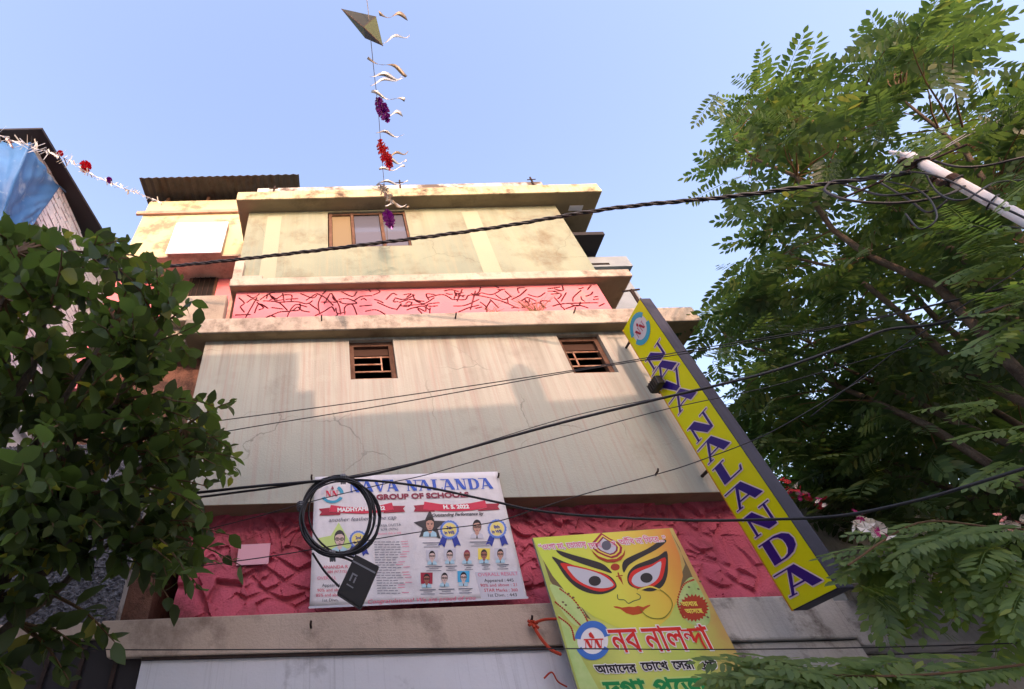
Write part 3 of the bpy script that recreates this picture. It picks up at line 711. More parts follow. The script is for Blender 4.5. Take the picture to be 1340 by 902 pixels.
# ================================================================== ANNEX (left, set back)
an = empty('annex_building', (-2.7, 6, 0), 'pale yellow annex with peeling paint under a corrugated roof', 'building')
YA = 5.0
Za0, Za1 = at(240, 336, YA).z, at(250, 263, YA).z
xa0, xa1 = at(165, 330, YA).x, -1.56
m = MB(); m.box(xa0, xa1, YA, 8, Za0, Za1, ANNEXC); m.build('wall', an)
zm = at(230, 280, YA).z
m = MB(); m.box(at(180, 280, YA).x, xa1, YA - .05, YA - .001, zm - .05, zm + .05, MOULD); m.build('moulding', an, bevel=.01)
ys = atZ(240, 364, Za0).y
m = MB(); m.box(xa0 - .02, xa1, YA - .03, YA + 2, Za0 - .05, Za0 - .001, CONC); m.build('slab', an)
m = MB(); m.box(xa0 - .3, xa1 + .1, ys, 8, 7.0, Za0 - .051, PINKU); m.build('wall', an)
# its relief strokes
for k in range(7):
    x = -2.9 + k * .17; m = MB(); z = 8.5 + random.uniform(-.2, .2); m.tube([(x, ys - .004, z), (x + .1, ys - .004, z + random.uniform(-.2, .2)), (x + .15, ys - .004, z + .1)], .011, PINKL, 5); m.build('relief_rib', an)
wz = [at(x, y, ys) for x, y in ((253, 363), (285, 363), (283, 386), (251, 386))]
f = sbox('window', an, WOOD, wz[0].x - .04, wz[1].x + .02, ys - .03, ys - .002, wz[2].z - .6, wz[0].z + .01)
sbox('pane', f, DARKIN, wz[0].x + .02, wz[1].x - .03, ys - .036, ys - .031, wz[2].z - .55, wz[0].z - .04)
for k in range(5):
    m = MB(); x = wz[0].x + .06 + k * .09; m.tube([(x, ys - .05, wz[2].z - .55), (x, ys - .05, wz[0].z - .04)], .006, RUST, 5); m.build('bar', f)
pz = at(250, 387, Y3 + .02)
m = MB(); m.box(XLedge - .25, -1.405, Y3 + .02, Y3 + .16, Z3t + .001, pz.z, CONC); m.build('balcony_wall', an, bevel=.015)
m = MB(); m.box(-1.62, -1.57, YA - .02, ys, 7.2, Za0 - .06, MOULD); m.build('side_wall', an)
m = MB(); m.box(XLedge - 1.2, XLl - .06, 4.62, 8, 3.2, Z3b - .003, BROWNB); m.build('wall', an)
m = MB(); m.box(XLedge - 1.2, XLedge - .002, Y3 + .15, 6.2, Z3b, Z3t, CONC); m.build('ledge', an)
# board over a window
bx = [at(x, y, YA - .13) for x, y in ((231, 292), (298, 290), (290, 330), (216, 332))]
x0, x1, z0, z1 = (bx[0].x + bx[3].x) / 2, (bx[1].x + bx[2].x) / 2, (bx[2].z + bx[3].z) / 2, (bx[0].z + bx[1].z) / 2
bd = empty('window_board', (x0, YA - .1, z0), 'square white board box fixed on the pale yellow annex wall', 'board')
m = MB(); m.box(x0, x1, YA - .13, YA - .11, z0, z1, flat('white_board', lin((226, 224, 232)), .6)); m.build('panel', bd, bevel=.004)
m = MB(); m.box(x0 + .02, x1 - .004, YA - .109, YA - .002, z0 + .03, z1 - .02, CONC); m.build('frame', bd)
# corrugated roof sheet
TIN = plaster('rusty_tin', lin((88, 82, 76)), lin((70, 66, 60)), lin((70, 50, 38)), .5, .7, 3, .4, lin((64, 52, 44)), .5, patch=3, rough=.6)
c0, c1 = at(182, 233, 4.6), at(391, 228, 4.6)
m = MB(); nx = 84; vs = []
for i in range(nx + 1):
    x = c0.x + (c1.x - c0.x) * i / nx; dz = .018 * math.sin(i * math.pi / 2)
    vs += [(x, 4.6, c0.z + dz), (x, 7.2, c0.z + .12 + dz)]
m.add(vs, [(2 * i, 2 * i + 2, 2 * i + 3, 2 * i + 1) for i in range(nx)], TIN)
o = m.build('corrugated_roof', an); o.modifiers.new('thick', 'SOLIDIFY').thickness = .006
m = MB()
for x in (-3.3, -2.5, -1.8): m.box(x, x + .06, YA + .02, YA + .08, Za1 + .001, c0.z - .02, WOOD)
m.box(-3.4, -1.6, YA + .3, YA + .36, c0.z - .075, c0.z - .015, WOOD)
m.build('roof_strut', an)

# rough cast yard wall and pipe, lower left
rw = empty('rough_cast_wall', (-3.5, 4.5, 0), 'rough cast grey yard wall behind the broad leaved tree', 'wall')
gx, gz = np.linspace(-5.2, XS - .35, 260), np.linspace(3.0, 5.4, 190)
X, Z = np.meshgrid(gx, gz); H = np.random.default_rng(5).uniform(0, 1, X.shape) ** 1.5 * .022
v = np.stack([X.ravel(), (4.5 - H).ravel(), Z.ravel()], 1); idx = np.arange(X.size).reshape(X.shape)
m = MB(); m.v = [tuple(q) for q in v]; m.f = [tuple(q) for q in np.stack([idx[:-1, :-1].ravel(), idx[:-1, 1:].ravel(), idx[1:, 1:].ravel(), idx[1:, :-1].ravel()], 1).tolist()]; m.m = [0] * len(m.f); m.mats = [ROUGHC]
m.build('render_coat', rw)
m = MB(); m.box(-6.5, XS - .36, 4.502, 4.615, 0, 5.38, GREYC); m.build('wall', rw)
b0 = at(60, 826, 4.35)
m = MB(); m.box(-6.5, at(131, 830, 4.35).x - .02, 4.33, 4.46, b0.z - .07, b0.z + .05, LEDGEC); m.build('coping', rw, bevel=.01)

m = MB(); m.box(-6.5, XS - .02, 4.36, 4.44, 0, b0.z - .075, flat('void_black', lin((44, 40, 42)), .7)); m.build('void_panel', rw)  # dark sheet standing in for the unlit void under the coping
for k in range(12):
    sbox('void_panel_rib', rw, RUST, -4.6 + k * .26, -4.57 + k * .26, 4.342, 4.358, 0, b0.z - .08)

# ================================================================== LEFT NEIGHBOUR with tarpaulin
nb = empty('neighbour_house', (-6, 5, 0), 'whitewashed brick house with a dark tin eave and hanging blue tarpaulin', 'house')
NX = -4.5
e0, e1 = atX(55, 168, NX + .25), atX(134, 300, NX + .25)
m = MB(); m.box(-8, NX - .06, e0.y + .25, 8.5, 0, e0.z - .05, WHITEB); m.build('wall', nb)
m = MB(); bh, bw = .085, .26
z = 6.6; r = 0
while z < e0.z + .25:
    y = e0.y + .25 - (bw / 2 if r % 2 else 0)
    while y < 7.0:
        ya, yb = max(y, e0.y + .25), y + bw - .012
        if not (3.7 < y < 4.3 and 7.4 < z < 9.1) and yb > ya:
            d = random.uniform(0, .02); m.box(NX - .06, NX - .015 + d, ya, yb, z, z + bh - .014, WHITEB, skip='l')
        y += bw
    z += bh; r += 1
tag(m.build('brickwork', nb), kind='stuff')
sl_ = (e1.z - e0.z) / (e1.y - e0.y)
m = MB(); L = 5.0; y0 = e0.y
m.hexa([(-8, y0, e0.z - .03), (NX + .25, y0, e0.z - .03), (NX + .25, y0 + L, e0.z - .03 + sl_ * L), (-8, y0 + L, e0.z - .03 + sl_ * L), (-8, y0, e0.z + .02), (NX + .25, y0, e0.z + .02), (NX + .25, y0 + L, e0.z + .02 + sl_ * L), (-8, y0 + L, e0.z + .02 + sl_ * L)], EAVE)
m.build('roof', nb)
# tarpaulin: two slack facets meeting at a ridge
TARP = plaster('blue_tarpaulin', lin((74, 118, 168)), lin((60, 102, 150)), lin((150, 174, 196)), .56, .68, 3, patch=2, rough=.45, bumpk=.1)
A_ = atX(39, 187, NX + .15); B_ = atX(78, 244, NX + .05); C_ = atX(45, 292, NX + .1); D_ = atX(-25, 360, NX + .4); E_ = at(-10, 232, A_.y - .1); F_ = at(-30, 185, A_.y + .1)
tp = MB()
def sheet(q, nu, nv, sag, mat):
    vs = []
    nrm = (q[1] - q[0]).cross(q[3] - q[0]).normalized()
    for j in range(nv + 1):
        for i in range(nu + 1):
            u, v = i / nu, j / nv
            p = q[0] * (1 - u) * (1 - v) + q[1] * u * (1 - v) + q[2] * u * v + q[3] * (1 - u) * v
            vs.append(p + nrm * (sag * math.sin(u * math.pi) * math.sin(v * math.pi) + (.022 * math.sin(u * 9 + v * 7) + .014 * math.sin(u * 23 - v * 11) + .010 * math.sin(u * 13 + v * 31)) * min(1, 4 * u * (1 - u) + .2)) - Vector((0, 0, abs(sag) * .6 * math.sin(u * math.pi) * (1 - v))))
    tp.add(vs, [(j * (nu + 1) + i, j * (nu + 1) + i + 1, (j + 1) * (nu + 1) + i + 1, (j + 1) * (nu + 1) + i) for j in range(nv) for i in range(nu)], mat)
sheet([A_, B_, C_, D_], 30, 26, .10, TARP)
sheet([F_, A_, D_, E_], 22, 22, -.06, TARP)
o = tp.build('tarpaulin', smooth=True); o.modifiers.new('thick', 'SOLIDIFY').thickness = .004
tag(o, 'slack blue tarpaulin tied under the dark eave of the whitewashed house', 'tarpaulin')
for a, b, lb in ((A_, atX(62, 205, NX - .01), 'blue rope at the top ridge of the tarpaulin'), (B_, atX(98, 262, NX - .01), 'blue rope at the lower right corner of the tarpaulin')):
    m = MB(); m.tube([a, b], .012, TARP, 5); tag(m.build('tie_rope'), lb, 'rope', 'ropes of the tarpaulin')
sbox('dark_opening', nb, DARKIN, NX - .05, NX - .012, 3.72, 4.28, 7.42, 9.08)

# ================================================================== RIGHT NEIGHBOUR, low and dark under the tree
rn = empty('roadside_shed', (5.5, 5, 0), 'low dark shed beside the school under the feathery tree', 'shed')
m = MB(); m.box(3.905, 9, 4.32, 4.9, ZB - .05, ZT - .04, GREYC); m.build('ledge', rn, bevel=.01)
m = MB(); m.box(3.905, 9, 5.6, 6.0, 0, 5.2, GREYC); m.build('wall', rn)
m = MB(); m.box(3.91, 9, 4.6, 4.7, 0, ZB - .06, GREYC); m.build('wall', rn)
m = MB(); vs = []; nx = 90
for i in range(nx + 1):
    x = 4.0 + 5 * i / nx; dz = .016 * math.sin(i * math.pi / 2)
    vs += [(x, 3.35, 3.42 + dz), (x, 4.7, 3.86 + dz)]
m.add(vs, [(2 * i, 2 * i + 2, 2 * i + 3, 2 * i + 1) for i in range(nx)], TIN)
o = m.build('tin_awning', rn); o.modifiers.new('thick', 'SOLIDIFY').thickness = .006
m = MB(); m.box(4.0, 9, 3.4, 3.46, 3.33, 3.39, WOOD); m.build('awning_beam', rn)
m = MB(); m.tube([(4.3, 3.43, 0), (4.3, 3.43, 3.33)], .035, RUST, 8); m.build('awning_post', rn)

# ================================================================== VERTICAL SHOP SIGN
SX, SF, SB_, SZ0, SZ1 = 3.38, 3.64, 4.13, 3.52, 6.56
sg = empty('projecting_sign', (SX + .06, 3.9, SZ0), 'tall yellow projecting sign with navy letters reading NAVA NALANDA', 'sign')
m = MB(); m.box(SX + .004, SX + .115, SF, SB_, SZ0, SZ1, SIGNG); m.build('case', sg, bevel=.008)
m = MB(); m.box(SX, SX + .0035, SF + .006, SB_ - .006, SZ0 + .006, SZ1 - .006, SIGNY); m.build('face_panel', sg)
m = MB(); m.box(SX - .004, SX + .012, SB_ - .005, SB_ + .004, SZ0, SZ1, EDGEO); m.box(SX - .004, SX + .012, SF - .004, SF + .005, SZ0, SZ1, SIGNG); m.build('edge_trim', sg)
SP = Plane((SX, SB_, SZ0), (0, -1, 0), (0, 0, 1), (-1, 0, 0))
def letter(ch, cu, cv, wu, hv):
    f = lambda x, y: (cu + (x - .5) * wu, cv + (y - .5) * hv)
    P = place_glyph(ch, f)
    mb = MB(); SP.fill(mb, P + outline(P, .02), .0025, LILAC); SP.fill(mb, P, .0045, NAVY)
    return mb.build('letter', sg)
uc = .245
for ch, zc in zip('NAVANALANDA', (5.93, 5.745, 5.555, 5.37, 5.03, 4.815, 4.59, 4.36, 4.125, 3.90, 3.68)):
    letter(ch, uc - .01, zc - SZ0, .37, .168)
lg = MB(); zc = 6.33 - SZ0
SP.fill(lg, [ellipse(uc, zc, .15, .15, 28)], .0020, I_PALE)
em = lg.build('emblem', sg)
lg = MB(); SP.fill(lg, [arc_band(uc, zc, .125, .185, 25, 170)], .0035, I_TEAL); SP.fill(lg, [arc_band(uc, zc, .125, .185, 200, 345)], .0036, I_TEAL); lg.build('ring', em)
lg = MB()
for k in (-1, 1):
    SP.fill(lg, place_glyph('N', lambda x, y: (uc + k * .05 + (x - .5) * .095, zc - .055 + y * .09)), .0040 + k * .0003, I_DRED)
SP.fill(lg, [ellipse(uc, zc + .06, .018, .022, 10)], .0048, I_DRED)
lg.build('monogram', em)
m = MB(); p = (SX + .075, SF + .13, SZ1); m.tube([(p[0], p[1], p[2] - .02), (p[0] + .01, p[1], p[2] + .30)], .020, RUST, 6); m.tube([(p[0] - .09, p[1] + .01, p[2] + .29), (p[0] + .10, p[1] - .01, p[2] + .295)], .012, RUST, 6); m.build('mounting_post', sg)
for z in (4.75, 6.45):
    m = MB(); m.tube([(SX + .07, SB_ - .01, z), (SX + .07, W + .02, z)], .014, RUST, 6); m.build('bracket', sg)
# floodlight at the sign's inner edge
fl = empty('floodlight', (SX - .05, 4.08, 5.62), 'small black floodlight clamped to the inner edge of the yellow sign', 'floodlight')
c0 = atX(858, 504, SX - .07)
m = MB(); m.box(c0.x - .035, c0.x + .035, c0.y - .095, c0.y + .08, c0.z - .055, c0.z + .055, BOXM); h_ = m.build('housing', fl, bevel=.012)
for k in range(5):
    m = MB(); y = c0.y - .08 + k * .036; m.box(c0.x - .043, c0.x - .036, y, y + .009, c0.z - .048, c0.z + .048, BOXM); m.build('cooling_fin', h_)
m = MB(); m.tube([(c0.x + .036, c0.y, c0.z), (SX + .03, c0.y + .14, c0.z), (SX + .05, SB_ + .012, c0.z)], .010, RUST, 6); m.build('bracket', fl)

# ================================================================== SCHOOL BANNER
BY = 4.285
BP = Plane((0, BY, 0), (1, 0, 0), (0, 0, 1), (0, -1, 0))
cor = [BP.px(*q) for q in ((412, 624), (651, 617), (690, 782), (405, 795))]
bn = empty('school_banner', (.6, BY, ZT), 'white printed school results banner strung over the rose relief band', 'banner')
m = MB(); n1, n2 = 36, 22; vs = []
def banner_h(u, v): return .010 * math.sin(u * 7 + v * 3) * (1 - v) * .5 + .012 * math.sin((u - v) * 16) * max(0, u - .55) * (1 - v) + .006 * math.sin(u * 3.1)
for j in range(n2 + 1):
    for i in range(n1 + 1):
        u, v = i / n1, 1 - j / n2
        q = [cor[0][k] * (1 - u) * v + cor[1][k] * u * v + cor[2][k] * u * (1 - v) + cor[3][k] * (1 - u) * (1 - v) for k in (0, 1)]
        vs.append(BP.p(q[0], q[1], -.003))
m.add(vs, [(j * (n1 + 1) + i, (j + 1) * (n1 + 1) + i, (j + 1) * (n1 + 1) + i + 1, j * (n1 + 1) + i + 1) for j in range(n2) for i in range(n1)], PWHITE)
o = m.build('sheet', bn, smooth=True)
sd = o.modifiers.new('thick', 'SOLIDIFY'); sd.thickness = .003; sd.offset = -1
m = MB(); BP.fill(m, stroke([cor[3], cor[2]], .018), .0006, I_PALE); m.build('hem', bn)
RA = lambda x, y: (400 + x / 8.2, 610 + y / 8.2)
RB = lambda x, y: (540 + x / 8.2, 610 + y / 8.2)
RC = lambda x, y: (400 + x / 8.2, 690 + y / 8.2)
RD = lambda x, y: (540 + x / 8.2, 690 + y / 8.2)
def line(txt, a, b, hp, mat, name='lettering', bold=0.0, shear=0.0, h=.0022, **k):
    mb = MB(); write(BP, mb, txt, a, b, hp, h, mat, bold, shear=shear, **k)
    return mb.build(name, bn)
# heading in thin and thick capitals hung from one long rule
mb = MB()
def heading(word, a, b, hp):
    p0, p1 = BP.px(*a), BP.px(*b); q = BP.px(a[0], a[1] - hp); hg = math.hypot(q[0] - p0[0], q[1] - p0[1])
    ws = [glyph(c)[0] for c in word]; tot = sum(ws) + .06 * (len(word) - 1); x = 0
    L = math.hypot(p1[0] - p0[0], p1[1] - p0[1]); ux, uy = (p1[0] - p0[0]) / L, (p1[1] - p0[1]) / L
    P = []
    for c, wd in zip(word, ws):
        P += place_glyph(c, lambda gx_, gy_: (p0[0] + ux * (x + gx_) / tot * L - uy * gy_ * hg, p0[1] + uy * (x + gx_) / tot * L + ux * gy_ * hg))
        x += wd + .06
    BP.fill(mb, P, .0022, I_BLUE)
heading('NAVA', RA(470, 285), RA(1000, 268), 15)
heading('NALANDA', RA(1085, 268), RB(868, 243), 14)
mb.build('heading', bn)
line('GROUP OF SCHOOLS', RA(765, 360), RB(605, 332), 6.6, I_MAROON, bold=.008)
def ribbon(pts, tail, f):
    mb = MB(); BP.fill(mb, [[BP.px(*f(*q)) for q in t] for t in tail], .0016, I_DRED); BP.fill(mb, [[BP.px(*f(*q)) for q in pts]], .0022, I_RED)
    return mb.build('ribbon', bn)
ribbon([(270, 418), (400, 438), (600, 445), (780, 428), (925, 393), (945, 465), (800, 500), (600, 512), (400, 505), (250, 492)], [[(140, 460), (260, 448), (250, 495), (375, 505), (370, 525), (145, 532), (170, 495)], [(930, 428), (1070, 428), (1045, 458), (1068, 492), (835, 505), (838, 490), (945, 465)]], RA)
ribbon([(125, 383), (300, 410), (450, 415), (620, 400), (775, 370), (800, 445), (640, 478), (450, 487), (280, 485), (112, 465)], [[(10, 425), (120, 415), (112, 465), (238, 475), (235, 490), (12, 490), (30, 455)], [(785, 405), (935, 402), (912, 435), (935, 467), (700, 482), (705, 470), (800, 445)]], RB)
line('MADHYAMIK 2022', RA(345, 492), RA(850, 470), 5.0, I_WHITE, bold=.006, h=.0032)
line('H. S. 2022', RB(335, 460), RB(605, 455), 5.0, I_WHITE, bold=.006, h=.0032)
line('another feather in the cap', RA(245, 600), RA(970, 570), 5.2, I_GREY, shear=.35)
line('Outstanding Performance by', RB(205, 545), RB(755, 525), 4.2, I_DGREY, shear=.4, bold=.002)
line('ADRIJA DUTTA', RA(745, 655), RA(1025, 640), 3.2, I_GREY)
line('679 (97%)', RA(810, 695), RA(992, 688), 3.2, I_GREY)
line('Ranked 15th in WB', RA(780, 738), RA(1025, 728), 2.6, I_PINK)
line('ANANDA R', RC(185, 448), RC(455, 440), 4.4, I_RED)
line('684 (97.71%)', RC(235, 495), RC(440, 490), 3.8, I_RED)
line('OVERALL', RC(125, 565), RC(330, 560), 4.4, I_PINK)
line('Appeared', RC(175, 640), RC(365, 636), 4.2, I_DGREY)
line('90% and above', RC(125, 695), RC(420, 685), 4.2, I_RED)
line('85% and above', RC(112, 748), RC(400, 740), 4.2, I_RED)
line('1st Divn.', RC(182, 800), RC(352, 796), 4.2, I_DGREY)
mb = MB(); BP.fill(mb, [[BP.px(*RD(*q)) for q in ((668, 482), (1150, 470), (1215, 750), (735, 768))]], .0010, I_PALE); mb.build('result_box', bn)
line('OVERALL RESULT', RD(705, 530), RD(1135, 515), 4.6, I_PINK)
line('Appeared : 445', RD(770, 590), RD(1085, 585), 4.2, I_DGREY)
line('90% and above : 21', RD(730, 642), RD(1120, 632), 4.0, I_RED)
line('STAR Marks : 360', RD(770, 695), RD(1130, 690), 4.2, I_RED)
line('1st Divn. : 443', RD(812, 748), RD(1120, 742), 4.2, I_DGREY)
line('Congratulations! We are proud of you', RC(665, 822), RD(670, 778), 5.6, I_PINK, shear=.35)
# names too small to read: rows of word-length dashes
mb = MB(); r_ = random.Random(4)
for k in range(21):
    y = 160 + k * 27.5; x = 735 + k * 1.8
    while x < 1010 + r_.uniform(-60, 20):
        L = r_.uniform(20, 60); BP.fill(mb, stroke([BP.px(*RC(x, y)), BP.px(*RC(x + L, y - L * .03))], .0046), .0020, I_GREY); x += L + 14
    if k % 4 != 3: BP.fill(mb, stroke([BP.px(*RC(x + 8, y - 6)), BP.px(*RC(x + 78, y - 9))], .0042), .0020, I_PINK)
def dashes(f, x0, x1, y, rows=3):
    for q in range(rows):
        s_ = (0, .22, .05)[q]; a, b = x0 + (x1 - x0) * s_, x1 - (x1 - x0) * s_
        BP.fill(mb, stroke([BP.px(*f(a, y + q * 22)), BP.px(*f(b, y + q * 22 - 3))], .0042 if q else .006), .0020, I_MAROON if (q == 0 and rows == 4) else I_GREY)
for x0, x1, y in ((110, 300, 170), (615, 830, 160), (140, 315, 425), (355, 475, 420), (555, 650, 412), (745, 830, 408), (905, 1030, 405), (80, 245, 675), (280, 445, 668), (495, 640, 662)): dashes(RD, x0, x1, y)
mb.build('small_print', bn)['kind'] = 'stuff'
def portrait(f, cx, cy, s, bgc, skin, hair, shirt, glasses=True, star=None, wide=1.0):
    mb = MB(); F = lambda pts: [BP.px(*f(cx + x * s, cy + y * s)) for x, y in pts]
    if star: BP.fill(mb, [F(star)], .0012, bgc)
    elif bgc: BP.fill(mb, [F([(-1.05, -1.25), (1.05, -1.25), (1.0, .7), (-1.0, .7)])], .0012, bgc)
    BP.fill(mb, [F([(-.85, 1.35), (-.75, .85), (-.3, .6), (.3, .6), (.75, .85), (.85, 1.35)])], .0018, shirt)
    BP.fill(mb, [F([(-.22, .35), (.22, .35), (.25, .75), (0, 1.0), (-.25, .75)])], .0022, skin)
    BP.fill(mb, [F([(math.cos(a) * .56 * wide, -.25 + math.sin(a) * .82) for a in np.linspace(0, 2 * math.pi, 20)[:-1]])], .0026, hair)
    BP.fill(mb, [F([(-.46, -.45), (-.2, -.62), (.2, -.66), (.46, -.42), (.46, .1), (.28, .48), (0, .62), (-.28, .48), (-.46, .1)])], .0030, skin)
    for k in (-1, 1):
        BP.fill(mb, [F([(k * .22 + math.cos(a) * .09, -.14 + math.sin(a) * .06) for a in np.linspace(0, 6.28, 9)[:-1]])], .0036, I_BLACK)
        BP.fill(mb, [F([(k * .1, -.27), (k * .38, -.31), (k * .38, -.25), (k * .1, -.21)])], .0036, hair)
        if glasses: BP.fill(mb, stroke(F([(k * .22 + math.cos(a) * .18, -.13 + math.sin(a) * .14) for a in np.linspace(0, 6.28, 11)[:-1]]), .05 * s / 900, True), .0040, I_BLACK)
    BP.fill(mb, [F([(-.06, .12), (.06, .12), (.09, .18), (-.09, .18)])], .0036, SK[3])
    BP.fill(mb, [F([(-.16, .32), (.16, .32), (.1, .38), (-.1, .38)])], .0036, I_MAROON)
    BP.fill(mb, [F([(-.05, .95), (.05, .95), (.09, 1.35), (-.09, 1.35)])], .0026, I_DGREY)
    return mb.build('portrait', bn)
ST = [(0, -2.0), (.55, -.6), (2.0, -.55), (.9, .3), (1.3, 1.6), (0, 1.1), (-1.3, 1.4), (-.9, .3), (-2.0, -.4), (-.6, -.7)]
portrait(RA, 365, 800, 105, I_PGRN, SK[2], I_DGREY, I_SKY, True, [(-.1, -1.85), (.75, -.4), (1.2, .6), (.2, 1.2), (-1.6, .9), (-2.4, -.2), (-.9, -.5)])
portrait(RB, 185, 640, 88, I_DGREY, SK[0], I_BLACK, I_SKY, False, ST)
portrait(RB, 690, 665, 84, None, SK[0], I_BLACK, I_PALE, True)
for cx, cy, b, s, hr in ((208, 320, I_PALE, SK[2], I_BLACK), (398, 310, I_PALE, SK[2], I_BLACK), (582, 310, None, SK[1], I_MAROON), (765, 305, I_YTXT, SK[1], I_CHAR), (940, 300, I_PALE, SK[0], I_BLACK)):
    portrait(RD, cx, cy, 62, b, s, hr, I_SKY, True)
for cx, cy, b, s in ((150, 565, I_DRED, SK[1]), (342, 555, None, SK[2]), (545, 548, ink('photo_blue', (70, 170, 214)), SK[2])):
    portrait(RD, cx, cy, 62, b, s, I_BLACK, I_SKY, True)
def rosette(f, cx, cy, s, words):
    F = lambda pts: [BP.px(*f(cx + x * s, cy + y * s)) for x, y in pts]
    mb = MB()
    for k in (-1, 1): BP.fill(mb, [F([(k * .15, .6), (k * .75, .55), (k * 1.25, 1.75), (k * .85, 1.6), (k * .55, 1.95)])], .0018 + .0003 * k, I_NAVY)
    BP.fill(mb, [F([((1.0 + .06 * (i % 2)) * math.cos(i * math.pi / 20), (1.0 + .06 * (i % 2)) * math.sin(i * math.pi / 20)) for i in range(40)])], .0026, I_LBLUE)
    BP.fill(mb, [F(ellipse(0, 0, .82, .82, 28))], .0032, I_PALE); BP.fill(mb, [F(ellipse(0, 0, .74, .74, 28))], .0036, I_YEL)
    o = mb.build('rosette', bn)
    mb = MB()
    for i, t in enumerate(words):
        write(BP, mb, t, f(cx - (.3, .5)[i] * s, cy + (-.02, .5)[i] * s), f(cx + (.3, .55)[i] * s, cy + (-.06, .46)[i] * s), s * .36 / 8.2, .0044, I_NAVY, .003)
    mb.build('lettering', o)
rosette(RB, 395, 685, 98, ('7th', 'in WB')); rosette(RB, 905, 675, 98, ('8th', 'in WB')); rosette(RA, 565, 790, 92, ('2nd', 'in WB'))
mb = MB(); F = lambda pts: [BP.px(*RA(*q)) for q in pts]
cc = (285, 300)
BP.fill(mb, [F([(cc[0] + 125 * math.cos(a), cc[1] - 100 * math.sin(a)) for a in np.radians(np.linspace(5, 55, 9))] + [(cc[0] + 85 * math.cos(a), cc[1] - 72 * math.sin(a)) for a in np.radians(np.linspace(55, 5, 9))])], .0022, I_TEAL)
BP.fill(mb, [F([(cc[0] + 125 * math.cos(a), cc[1] - 100 * math.sin(a)) for a in np.radians(np.linspace(205, 335, 15))] + [(cc[0] + 88 * math.cos(a), cc[1] - 72 * math.sin(a)) for a in np.radians(np.linspace(335, 205, 15))])], .0023, I_TEAL)
BP.fill(mb, [F([(cc[0] + 125 * math.cos(a), cc[1] - 100 * math.sin(a)) for a in np.radians(np.linspace(115, 185, 11))] + [(cc[0] + 92 * math.cos(a), cc[1] - 76 * math.sin(a)) for a in np.radians(np.linspace(185, 115, 11))])], .0022, I_PALE)
em = mb.build('emblem', bn)
mb = MB()
for i in (0, 1): BP.fill(mb, [F(q) for q in place_glyph('N', lambda x, y: (212 + i * 70 + x * 70, 325 - y * 60))], .0030 + i * .0003, I_RED)
BP.fill(mb, [F([(270, 250), (285, 215), (300, 235), (303, 250)])], .0034, I_MAROON)
mb.build('monogram', em)

# paper notice on the relief
PN = Plane((0, PB - .012, 0), (1, 0, 0), (0, 0, 1), (0, -1, 0))
mb = MB(); q = [PN.px(*z_) for z_ in ((313, 713), (354, 711), (351, 738), (309, 740))]
NOTE = flat('faded_notice_paper', lin((222, 168, 180)), .8)
mb.add([PN.p(*a, h=0) for a in q] + [PN.p(*a, h=-.004) for a in q], [(3, 2, 1, 0), (0, 1, 5, 4), (1, 2, 6, 5), (2, 3, 7, 6), (3, 0, 4, 7)], NOTE)
tag(mb.build('paper_notice'), 'blank faded pink paper notice pasted on the rose relief band', 'notice')

# ================================================================== FESTIVAL POSTER (board leaning on the ledge)
DY = 4.17
DP = Plane((0, DY, 0), (1, 0, 0), (0, 0, 1), (0, -1, 0))
ps = empty('festival_poster', (2.2, DY, 2.6), 'yellow festival poster with a painted goddess face and Bengali lettering', 'poster')
tl, tr = DP.px(697, 704), DP.px(880, 691)
bl, br = DP.px(762, 930), DP.px(990, 930)
dx = .04 * 0
bl = (tl[0] + (bl[0] - tl[0]) , 2.45); br = (tr[0] + .02, 2.45); bl = (tl[0] + .0, 2.45)
mb = MB(); mb.hexa([DP.p(*bl, h=-.004), DP.p(*br, h=-.004), DP.p(*br, h=-.03) , DP.p(*bl, h=-.03), DP.p(*tl, h=-.004), DP.p(*tr, h=-.004), DP.p(*tr, h=-.03), DP.p(*tl, h=-.03)], I_SHADOWP); mb.build('frame', ps)
mb = MB(); DP.fill(mb, [[tl, tr, br, bl]], 0, POSTB); mb.build('sheet', ps)
Q1 = lambda pts: [DP.px(690 + x / 6.7, 680 + y / 6.7) for x, y in pts]
Q2 = lambda pts: [DP.px(730 + x / 5.826, 780 + y / 5.826) for x, y in pts]
Q5 = lambda pts: [DP.px(680 + x / 4.064, 680 + y / 4.064) for x, y in pts]
def curve2(pts, n=5, closed=True):
    P = [Vector((p[0], p[1], 0)) for p in pts]
    if closed: P = [P[-1]] + P + [P[0], P[1]]
    s = smooth_path(P, n)
    if closed: s = s[n:-n]
    return [(p.x, p.y) for p in s[:-1]] if closed else [(p.x, p.y) for p in s]
def pr_(name, items, parent=None):
    mb = MB()
    for polys, h, mat in items: DP.fill(mb, polys, h, mat)
    return mb.build(name, parent or ps)
inset = lambda pts: pts
